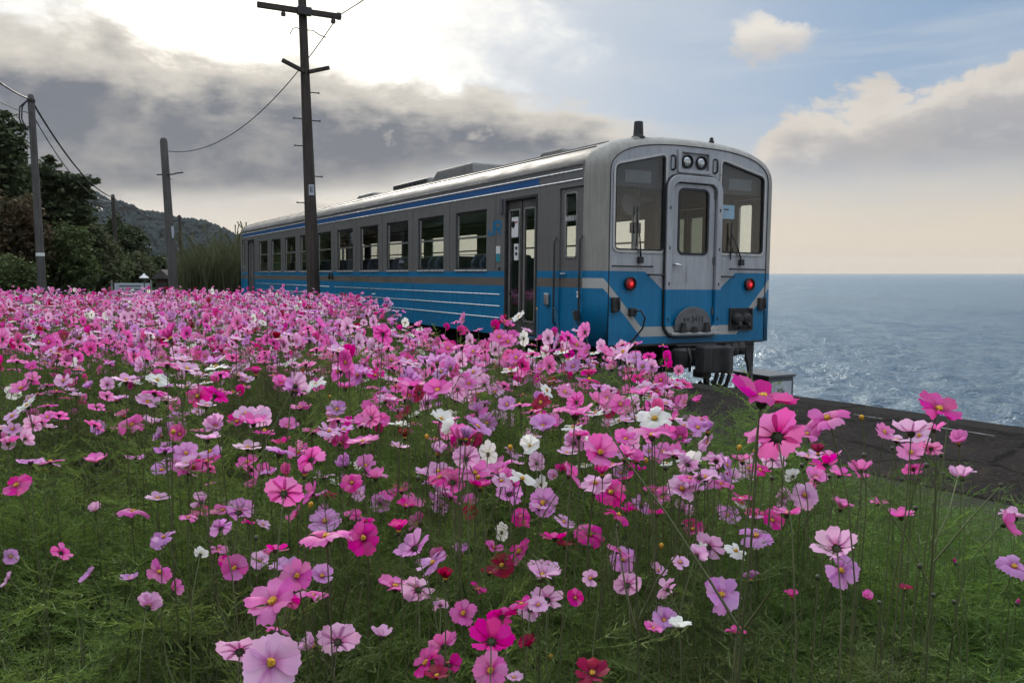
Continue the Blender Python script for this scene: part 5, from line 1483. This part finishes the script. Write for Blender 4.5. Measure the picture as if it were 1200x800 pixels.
def patch(x_, y_): return 0.5 + 0.25 * math.sin(x_ * 1.9 + 1.3 * math.sin(y_ * 0.8)) + 0.25 * math.sin(y_ * 1.4 + 1.1 * math.sin(x_ * 1.1 + 2))


COLW = [('pale', 25), ('lilac', 13), ('pink', 35), ('rose', 19), ('crimson', 3), ('white', 5)]
def pick_colour(g, x_, y_):
    bag = [c_ for c_, w_ in COLW for _ in range(w_)]; return bag[g.randrange(len(bag))]


rest = []; gf = random.Random(77)
faces_ = ['U'] * 10 + ['UC'] * 3 + ['C'] * 1 + ['B'] * 4 + ['L', 'R', 'UL', 'UL', 'UR', 'UR', 'BU', 'BU', 'BL', 'BR']
tries = 0
while tries < 15000:
    tries += 1
    y_ = 1.6 + (17.0 - 1.6) * gf.random() ** 0.92; x_ = gf.uniform(-0.76 * y_ - 0.7, 4.2)
    if not in_field(x_, y_, 0.15): continue
    if x_ > (0.60 * y_ if y_ < 2.3 else 0.17 * y_ + 0.1): continue
    dens = (0.45 + 0.55 * patch(x_, y_)) * min(1.0, 0.62 + 0.38 * max(0, (y_ - 1.8)) / 1.2)
    if y_ < 3.4 and x_ < -0.25 * y_: dens *= 0.55
    if x_ > 0.16 * y_ + 0.3: dens *= 0.45
    if gf.random() > dens: continue
    z_ = min(0.93, max(0.42, gf.gauss(0.745, 0.08))) if y_ < 4 else min(0.86, max(0.45, gf.gauss(0.70, 0.075)))
    if x_ > 0.12 * y_ + 0.1: z_ = min(z_, 0.74)
    rest.append((x_, y_, z_, pick_colour(gf, x_, y_), faces_[gf.randrange(len(faces_))], gf.uniform(0.046, 0.070)))
    for q in range(gf.choice((0, 0, 1, 1, 2, 3))):      # blooms of one plant crowd together
        x2, y2 = x_ + gf.gauss(0, .05), y_ + gf.gauss(0, .05)
        rest.append((x2, y2, max(0.42, z_ + gf.gauss(0, .04)), rest[-1][3] if gf.random() < 0.6 else pick_colour(gf, x2, y2), faces_[gf.randrange(len(faces_))], gf.uniform(0.044, 0.066)))
for q in range(85):                                     # small late blooms low among the near leaves
    y_ = gf.uniform(1.25, 2.5); x_ = gf.uniform(-0.42, 0.34) * y_
    rest.append((x_, y_, gf.uniform(0.52, 0.70), pick_colour(gf, x_, y_), faces_[gf.randrange(len(faces_))], gf.uniform(0.030, 0.052)))
rest.sort(key=lambda r: r[1])
N_OBJ = max(0, 296 - len(HERO))
for i, (x_, y_, z_, c_, f_, d_) in enumerate(rest[:N_OBJ]): cosmos((x_, y_, z_), c_, f_, d_, 5000 + i)
rest = rest[N_OBJ:]

# labels: colour, way it faces, and what it grows next to
def side_words(p):
    s_, t_ = to_st(p.x, p.y)
    if p.y > 2.4 and t_ > -4.4: return "by the asphalt"
    if p.x > 0.55: return "in the thin growth"
    if p.x < -0.9: return "in the grassy part"
    return "in the thick growth"


def label_of(p, c_, f_, d_, root, level):
    near_ = sorted(((p - q[1]).length, COLOURS[q[2]][2]) for q in flowers if q[0] is not root)[:2]
    size = "large " if d_ > 0.077 else ("small " if d_ < 0.064 else "")
    stem_ = ("tall " if p.z > 0.86 else ("low " if p.z < 0.66 else "")) if level else ""
    a, b = near_[0][1], near_[1][1]
    nb_ = f"between two {a} ones" if a == b else f"between a {a} and a {b} one"
    if near_[0][0] > 0.17: nb_ = "standing apart from the others"
    out = f"{size}{stem_}{COLOURS[c_][2]} cosmos {FACE_WORDS[f_]}, {nb_}"
    if level == 2:
        l2 = out + " " + side_words(p)
        out = l2 if len(l2.split()) <= 16 else f"{size}{stem_}{COLOURS[c_][2]} cosmos {FACE_WORDS[f_]} {side_words(p)}"
    while len(out.split()) > 16:
        cut = [w_ for w_ in (size, stem_) if w_ and w_ in out]
        if cut: out = out.replace(cut[0], "", 1)
        else: out = out.split(",")[0] + ", near a " + a + " one"
    return out


for level in (0, 1, 2):
    count = {}
    for f in flowers: count[f[0].get('label')] = count.get(f[0].get('label'), 0) + 1
    for root, p, c_, f_, d_, wh in flowers:
        if level == 0 or count[root['label']] > 1: tag(root, label_of(p, c_, f_, d_, root, level), "flower", "cosmos flowers of the field")

# ---- everything too far or too fine to tell apart: laid out by geometry nodes from a few source plants
def scatter(name, label, cat, pts, rots, scls, idxs, sources):
    coll = bpy.data.collections.new(name + '_sources')
    for o in sources: coll.objects.link(o)
    me = bpy.data.meshes.new(name); me.vertices.add(len(pts)); me.vertices.foreach_set("co", np.array(pts, np.float32).ravel())
    for nm, ty, arr in (('rot', 'FLOAT_VECTOR', rots), ('scl', 'FLOAT_VECTOR', scls), ('idx', 'INT', idxs)):
        a = me.attributes.new(nm, ty, 'POINT'); a.data.foreach_set('vector' if ty == 'FLOAT_VECTOR' else 'value', np.array(arr, np.float32 if ty != 'INT' else np.int32).ravel())
    o = link_mesh(name, me); tag(o, label, cat, kind='stuff')
    ng = bpy.data.node_groups.new(name, 'GeometryNodeTree')
    ng.interface.new_socket('Geometry', in_out='INPUT', socket_type='NodeSocketGeometry'); ng.interface.new_socket('Geometry', in_out='OUTPUT', socket_type='NodeSocketGeometry')
    N = ng.nodes; gi, go = N.new('NodeGroupInput'), N.new('NodeGroupOutput')
    ci = N.new('GeometryNodeCollectionInfo'); ci.inputs['Collection'].default_value = coll; ci.inputs['Separate Children'].default_value = True; ci.inputs['Reset Children'].default_value = True
    ip = N.new('GeometryNodeInstanceOnPoints'); ip.inputs['Pick Instance'].default_value = True
    def at_(nm, ty):
        a = N.new('GeometryNodeInputNamedAttribute'); a.data_type = ty; a.inputs['Name'].default_value = nm; return a.outputs['Attribute']
    e2r = N.new('FunctionNodeEulerToRotation')
    L = ng.links
    L.new(gi.outputs[0], ip.inputs['Points']); L.new(ci.outputs[0], ip.inputs['Instance']); L.new(at_('idx', 'INT'), ip.inputs['Instance Index'])
    L.new(at_('rot', 'FLOAT_VECTOR'), e2r.inputs[0]); L.new(e2r.outputs[0], ip.inputs['Rotation']); L.new(at_('scl', 'FLOAT_VECTOR'), ip.inputs['Scale'])
    L.new(ip.outputs[0], go.inputs[0])
    md = o.modifiers.new('scatter', 'NODES'); md.node_group = ng
    return o


def src(name, me): return bpy.data.objects.new(name, me)


def multi_mesh(name, chunks):
    """chunks: (verts, faces(k=3 or 4), uv or None, material)."""
    V, U, F, MI, mats = [], [], [], [], []; b = 0
    for v_, f_, u_, mt in chunks:
        if mt not in mats: mats.append(mt)
        V.append(np.array(v_)); U.append(np.array(u_) if u_ is not None else np.zeros((len(v_), 2)))
        F += [tuple(int(i) + b for i in q) for q in f_]; MI += [mats.index(mt)] * len(f_); b += len(v_)
    V, U = np.concatenate(V), np.concatenate(U)
    me = bpy.data.meshes.new(name); me.from_pydata(V.tolist(), [], F); ul = me.uv_layers.new(name='UVMap')
    li = np.zeros(len(me.loops), np.int32); me.loops.foreach_get("vertex_index", li); ul.data.foreach_set("uv", U[li].astype(np.float32).ravel())
    for mt in mats: me.materials.append(mt)
    me.polygons.foreach_set("material_index", MI); me.polygons.foreach_set("use_smooth", [True] * len(F)); me.update(); return me


def far_flower(colour, face, seed):
    """A whole flower 0.76 m tall with its stem standing at the origin, head 0.07 m across."""
    g = random.Random(seed); nrm = Vector(FACE[face]) + Vector((g.uniform(-.2, .2), g.uniform(-.2, .2), 0)); nrm.normalize()
    pos = Vector((g.uniform(-.04, .04), g.uniform(-.04, .04), 0.76)); hm = head_matrix(pos, nrm, g.uniform(0, .8)); ch = []
    op_ = g.uniform(0.6, 1.0) if g.random() < 0.2 else g.uniform(-0.15, 0.5); k_ = 0.07 / 0.08
    for k in range(8):
        V, F, U = petal_arrays(0.036, 0.028, g.uniform(0.02, 0.2), g.uniform(-0.2, 0.05), seed * 10 + k, 2, 3)
        mt = hm @ Matrix.Scale(k_ * g.uniform(.9, 1.06), 4) @ Matrix.Translation((0, 0, 0.0007 * (k % 2))) @ Matrix.Rotation(2 * math.pi * k / 8 + g.uniform(-.1, .1), 4, 'Z') @ Matrix.Rotation(-(op_ + g.uniform(-.12, .12)), 4, 'Y')
        ch.append(([tuple(mt @ Vector(v)) for v in V], F, U, PM[colour]))
    mb = MB(); mb.lathe([(0.006, -0.001), (0.0058, 0.003), (0.003, 0.006)], (0, 0, 0.001), (0, 0, 1), 7); ch.append(([tuple(hm @ Vector(v)) for v in mb.v], mb.f, None, M['disc']))
    mb = MB(); mb.lathe([(0.0016, -0.010), (0.0066, -0.003), (0.0066, 0.0)], (0, 0, 0), (0, 0, 1), 7); ch.append(([tuple(hm @ Vector(v)) for v in mb.v], mb.f, None, M['calyx']))
    mb = MB(); mb.tube(curve_pts((0, 0, 0), pos - nrm * 0.008, nrm * 0.9 + Vector((0, 0, .5)), 4), [0.0024, 0.0022, 0.002, 0.0017, 0.0015], 4, cap=False); ch.append((mb.v, mb.f, None, M['stem']))
    V_, F_ = [], []
    for q in range(8):
        th = g.uniform(0, 6.28); frond(V_, F_, Vector((pos.x * 0.5, pos.y * 0.5, g.uniform(0.32, 0.68))), Vector((math.cos(th), math.sin(th), g.uniform(0.1, 1.0))), g.uniform(0.07, 0.13), 0.0013, g, 2)
    ch.append(([tuple(v) for v in V_], F_, None, M['frond']))
    return multi_mesh('far_flower', ch)


combos = [(c_, f_) for c_ in COLOURS for f_ in ('U', 'UC', 'C', 'B', 'UL', 'UR', 'BU', 'L')]
SRC_F = [src('cosmos_source_%03d' % i, far_flower(c_, f_, 300 + i)) for i, (c_, f_) in enumerate(combos)]
key = {}
for i, (c_, f_) in enumerate(combos): key[(c_, f_)] = i
alias = {'R': 'UR', 'BL': 'B', 'BR': 'BU'}
pts, rots, scls, idxs = [], [], [], []
for x_, y_, z_, c_, f_, d_ in rest:
    f_ = alias.get(f_, f_); k_ = d_ / 0.07
    pts.append((x_, y_, 0.0)); rots.append((0, 0, gf.uniform(-0.6, 0.6))); scls.append((k_, k_, z_ / 0.76 if True else 1)); idxs.append(key[(c_, f_)])
scatter('distant_cosmos_flowers', "mass of pink, rose and white cosmos flowers filling the field", "flowers", pts, rots, scls, idxs, SRC_F)


# ---- sods of feathery foliage
def foliage_plant(seed, w_, rich, nleaf, H):
    g = random.Random(seed); V, F, SV, SF = [], [], [], []
    stems = [(Vector((0, 0, 0)), Vector((g.uniform(-.1, .1), g.uniform(-.1, .1), H)))]
    for k in range(3):
        z0 = H * g.uniform(0.15, 0.5); a = stems[0][0].lerp(stems[0][1], z0 / H); th = g.uniform(0, 6.28); l_ = H * g.uniform(0.3, 0.6)
        stems.append((a, a + Vector((math.cos(th) * l_ * 0.5, math.sin(th) * l_ * 0.5, l_ * 0.85))))
    mb = MB()
    for a, b in stems: mb.tube([a, a.lerp(b, .5) + Vector((g.uniform(-.02, .02), g.uniform(-.02, .02), 0)), b], [0.0022, 0.0018, 0.0010], 4, cap=False)
    for k in range(nleaf):
        a, b = stems[g.randrange(len(stems))]; q = g.uniform(0.05, 1.0); p = a.lerp(b, q); th = g.uniform(0, 6.28)
        frond(V, F, p, Vector((math.cos(th), math.sin(th), g.uniform(0.0, 1.1))), g.uniform(0.07, 0.14) * (1.15 - 0.35 * q), w_, g, rich)
    return multi_mesh('foliage_plant', [([tuple(v) for v in V], F, None, M['frond']), (mb.v, mb.f, None, M['stem'])])


def mesh_arrays(me):
    n = len(me.vertices); V = np.zeros(n * 3, np.float32); me.vertices.foreach_get("co", V)
    tri, mi = [], []
    for p in me.polygons:
        v_ = list(p.vertices)
        for k in range(1, len(v_) - 1): tri.append((v_[0], v_[k], v_[k + 1])); mi.append(p.material_index)
    return V.reshape(-1, 3), np.array(tri, np.int32), np.array(mi, np.int32)


def tile(name, plants, count, size, seed):
    """A square sod of foliage: many plants in one mesh, so that neighbouring sods hardly overlap."""
    g = random.Random(seed); VV, FF, MM = [], [], []; b = 0
    for k in range(count):
        V, F, mi = plants[g.randrange(len(plants))]; fresh = g.random() < 0.13; a = g.uniform(0, 6.283); kx = g.uniform(0.8, 1.2); hz_ = g.uniform(0.55, 1.12) * (1.32 if fresh or g.random() < 0.18 else 1.0)
        ca_, sa_ = math.cos(a) * kx, math.sin(a) * kx; lx_, ly_ = g.gauss(0, .10), g.gauss(0, .10)
        W = np.stack([V[:, 0] * ca_ - V[:, 1] * sa_ + V[:, 2] * lx_ + g.uniform(-size, size) / 2, V[:, 0] * sa_ + V[:, 1] * ca_ + V[:, 2] * ly_ + g.uniform(-size, size) / 2, V[:, 2] * hz_], 1)
        VV.append(W); FF.append(F + b); MM.append(np.where(mi == 0, 2, mi) if fresh else mi); b += len(V)
    me = np_mesh(name, np.concatenate(VV), np.concatenate(FF), True); me.materials.append(M['frond']); me.materials.append(M['stem']); me.materials.append(M['fresh'])
    me.polygons.foreach_set("material_index", np.concatenate(MM)); me.update(); return me


FINE = [mesh_arrays(foliage_plant(60 + i, 0.00120, 3, 24, 0.50 + 0.03 * (i % 3))) for i in range(6)]
COARSE = [mesh_arrays(foliage_plant(80 + i, 0.0019, 2, 20, 0.52)) for i in range(4)]
SOD = 0.5
SRC_G = [src('frond_source_%02d' % i, tile('sod', FINE, 34, SOD, 700 + i)) for i in range(6)] + [src('frond_source_%02d' % (10 + i), tile('sod', COARSE, 15, SOD, 800 + i)) for i in range(5)]
for i in range(4):      # single plants for the ragged edge
    SRC_G.append(src('frond_source_%02d' % (20 + i), foliage_plant(60 + i, 0.00095, 3, 24, 0.50)))
pts, rots, scls, idxs = [], [], [], []
gg = random.Random(31)
y_ = 0.25
while y_ < 17.4:
    x_ = -0.80 * y_ - 1.2
    x_ = math.floor(x_ / SOD) * SOD
    while x_ < 4.5:
        if x_ < 0.80 * y_ + 1.2:
            jx, jy = x_ + gg.uniform(-.06, .06), y_ + gg.uniform(-.06, .06)
            if in_field(jx, jy, 0.18) and math.hypot(jx, jy) > 0.3:
                hgt = (0.64 + 0.55 * patch(jx * 2.7, jy * 2.7)) * min(1.0, 0.74 + 0.07 * jy) * gg.uniform(0.92, 1.08) * (0.90 if jx > 0 and not in_field(jx, jy, 0.8) else 1.0)
                pts.append((jx, jy, 0)); rots.append((0, 0, gg.randrange(4) * math.pi / 2)); scls.append((gg.choice((-1, 1)) * 1.08, 1.08, hgt))
                idxs.append(gg.randrange(6) if jy < 4.4 else 6 + gg.randrange(5))
        x_ += SOD
    y_ += SOD
for k in range(9000):
    y_ = gg.uniform(1.0, 12); x_ = gg.uniform(-0.2, 4.5)
    if in_field(x_, y_, -0.55) and not in_field(x_, y_, 0.35) and x_ < 0.75 * y_ + 0.5:
        out_ = not in_field(x_, y_, 0.0)
        if gg.random() > (0.24 if out_ else 0.8): continue
        hgt = gg.uniform(0.5, 0.95) * (gg.uniform(0.3, 0.65) if out_ else 1.0)
        pts.append((x_, y_, 0)); rots.append((gg.gauss(0, .10), gg.gauss(0, .10), gg.uniform(0, 6.28))); k_ = gg.uniform(0.85, 1.2); scls.append((k_, k_, hgt)); idxs.append(11 + gg.randrange(4))
scatter('feathery_foliage', "feathery green cosmos foliage covering the field", "foliage", pts, rots, scls, idxs, SRC_G)

# ---- buds and spent heads standing above the leaves
M['bud'] = simple('bud_green', (0.040, 0.045, 0.020), 0.6, vary=0.3, scale=200)
M['bud_brown'] = simple('spent_head_brown', (0.10, 0.065, 0.022), 0.8, vary=0.4, scale=300)
def bud_mesh(nm, prof_, mat):
    mb = MB(); mb.lathe(prof_, (0, 0, 0), (0, 0, 1), 10); me = bpy.data.meshes.new(nm); me.from_pydata(mb.v, [], mb.f); me.materials.append(mat); me.polygons.foreach_set("use_smooth", [True] * len(me.polygons)); return me
BUD = bud_mesh('bud', ((0.001, -0.007), (0.0045, -0.005), (0.0062, 0.0), (0.0055, 0.004), (0.002, 0.0065)), M['bud'])
SPENT = bud_mesh('seed_head', ((0.001, -0.006), (0.005, -0.004), (0.0062, 0.001), (0.0068, 0.005), (0.0045, 0.009), (0.001, 0.0105)), M['disc'])
TIP = [bud_mesh('petal_tip', ((0.004, 0.0), (0.0045, 0.004), (0.003, 0.009), (0.0008, 0.011)), PM[c_]) for c_ in ('rose', 'crimson', 'pink')]
BUDS = [(703, 487, 'b'), (1112, 485, 'b'), (1103, 533, 'b'), (1086, 545, 'b'), (1010, 490, 's'), (1013, 533, 'b'), (1046, 525, 'b'), (1173, 568, 'b'), (1105, 470 + 85, 'b'), (972, 558, 'b'), (940, 545, 'b'),
        (1073, 595, 'b'), (1120, 660, 'p'), (1078, 663, 'b'), (1094, 697, 'b'), (1031, 706, 'b'), (958, 676, 'b'), (1192, 707, 'p'), (1118, 705, 'b'), (646, 770, 's'), (598, 525, 's'), (724, 617, 'b'), (866, 525, 's'),
        (364, 592, 's'), (386, 465, 's'), (385, 492, 's'), (205, 490, 's'), (203, 507, 's'), (629, 362, 's'), (650, 362, 'b'), (671, 366, 'b'), (640, 388, 's'), (598, 375, 's'), (560, 462, 's'), (500, 512, 's'), (734, 533, 'b'),
        (757, 540, 's'), (780, 548, 'b'), (820, 545, 'b'), (690, 640, 'b'), (800, 615, 'b'), (842, 645, 'p'), (775, 640, 's'), (560, 560, 's'), (490, 560, 'b'), (300, 630, 'b'), (820, 560, 'p'), (905, 560, 'b'), (885, 530, 's')]
for i, (px_, py_, kd) in enumerate(BUDS):
    g = random.Random(i + 400); Y_ = {True: 2.9, False: 1.7}[py_ < 500] if px_ < 850 else (1.5 if py_ > 600 else 1.75)
    if py_ < 400: Y_ = 4.0
    p = at(px_, py_, Y_); base = Vector((p.x + g.uniform(-.05, .05), p.y + g.uniform(0, .08), 0))
    wd_ = {'b': "closed green cosmos bud", 's': "spent yellow cosmos head without petals", 'p': "cosmos bud just showing its petals"}[kd]
    nr = min(((p - q[1]).length, COLOURS[q[2]][2], FACE_WORDS[q[3]]) for q in flowers)
    o = tag(empty('cosmos_bud', tuple(base)), f"{wd_} on a thin stem beside a {nr[1]} flower {nr[2]}"[:200], "bud", "cosmos buds and spent heads")
    o['label'] = " ".join(o['label'].split()[:16])
    d_ = Vector((g.uniform(-.3, .3), g.uniform(-.3, .3), 1)).normalized(); hm = head_matrix(p - base, d_, 0) @ Matrix.Scale(g.uniform(0.62, 0.85), 4)
    x_ = link_mesh('bud' if kd != 's' else 'seed_head', BUD if kd != 's' else SPENT, None, o); x_.matrix_local = hm
    if kd == 'p': x_ = link_mesh('petal_tip', TIP[i % 3], None, o); x_.matrix_local = hm @ Matrix.Translation((0, 0, 0.004))
    mb = MB(); mb.tube(curve_pts((0, 0, -0.02), p - base - d_ * 0.006, d_), [0.0022, 0.002, 0.0018, 0.0016, 0.0014, 0.0012, 0.0010], 5, cap=False); mb.build('stem', M['stem'], o, smooth=True, fix=False)

# ---- tall bare stalks that rise through the leaves and branch
def stalk(label, Y_, paths, r0=0.0030):
    p0 = at(*paths[0][0], Y_); f_ = Vector((p0.x, p0.y, 0)); o = tag(empty('cosmos_stalk', tuple(f_)), label, "stalk")
    for i, path in enumerate(paths):
        P_ = [at(a, b, Y_ + 0.02 * k * (1 if i % 2 else -1)) - f_ for k, (a, b) in enumerate(path)]
        if i == 0: P_ = [Vector((0.0, 0.0, -0.02)), P_[0] * 1.0] + P_[1:]
        mb = MB(); n = len(P_); k_ = 1.0 if i == 0 else 0.72
        mb.tube(P_, [r0 * k_ * (1 - 0.55 * q / (n - 1)) for q in range(n)], 6, cap=False); mb.build('main_stem' if i == 0 else 'branch', M['stem'], o, smooth=True, fix=False)
    return o


stalk("thick green stalk forking towards a far-reaching bud below the large rose flower", 1.02, [[(866, 800), (869, 745), (880, 640), (889, 490)], [(870, 742), (832, 680), (780, 600), (735, 540), (704, 490)], [(873, 735), (890, 712), (905, 690)]], 0.0026)
stalk("tall branching stalk near the asphalt with buds at its tips", 1.5, [[(1088, 720), (1092, 660), (1096, 590), (1097, 540)], [(1091, 690), (1060, 625), (1012, 560), (985, 520)], [(1093, 660), (1135, 610), (1172, 570)], [(1094, 640), (1112, 600), (1122, 560), (1126, 555)]], 0.0028)
stalk("slender forked stalk rising between lilac flowers in the thin part of the field", 1.35, [[(749, 800), (747, 740), (746, 680), (744, 600)], [(748, 745), (735, 700), (725, 640), (722, 618)], [(747, 730), (770, 680), (800, 640)]], 0.0028)
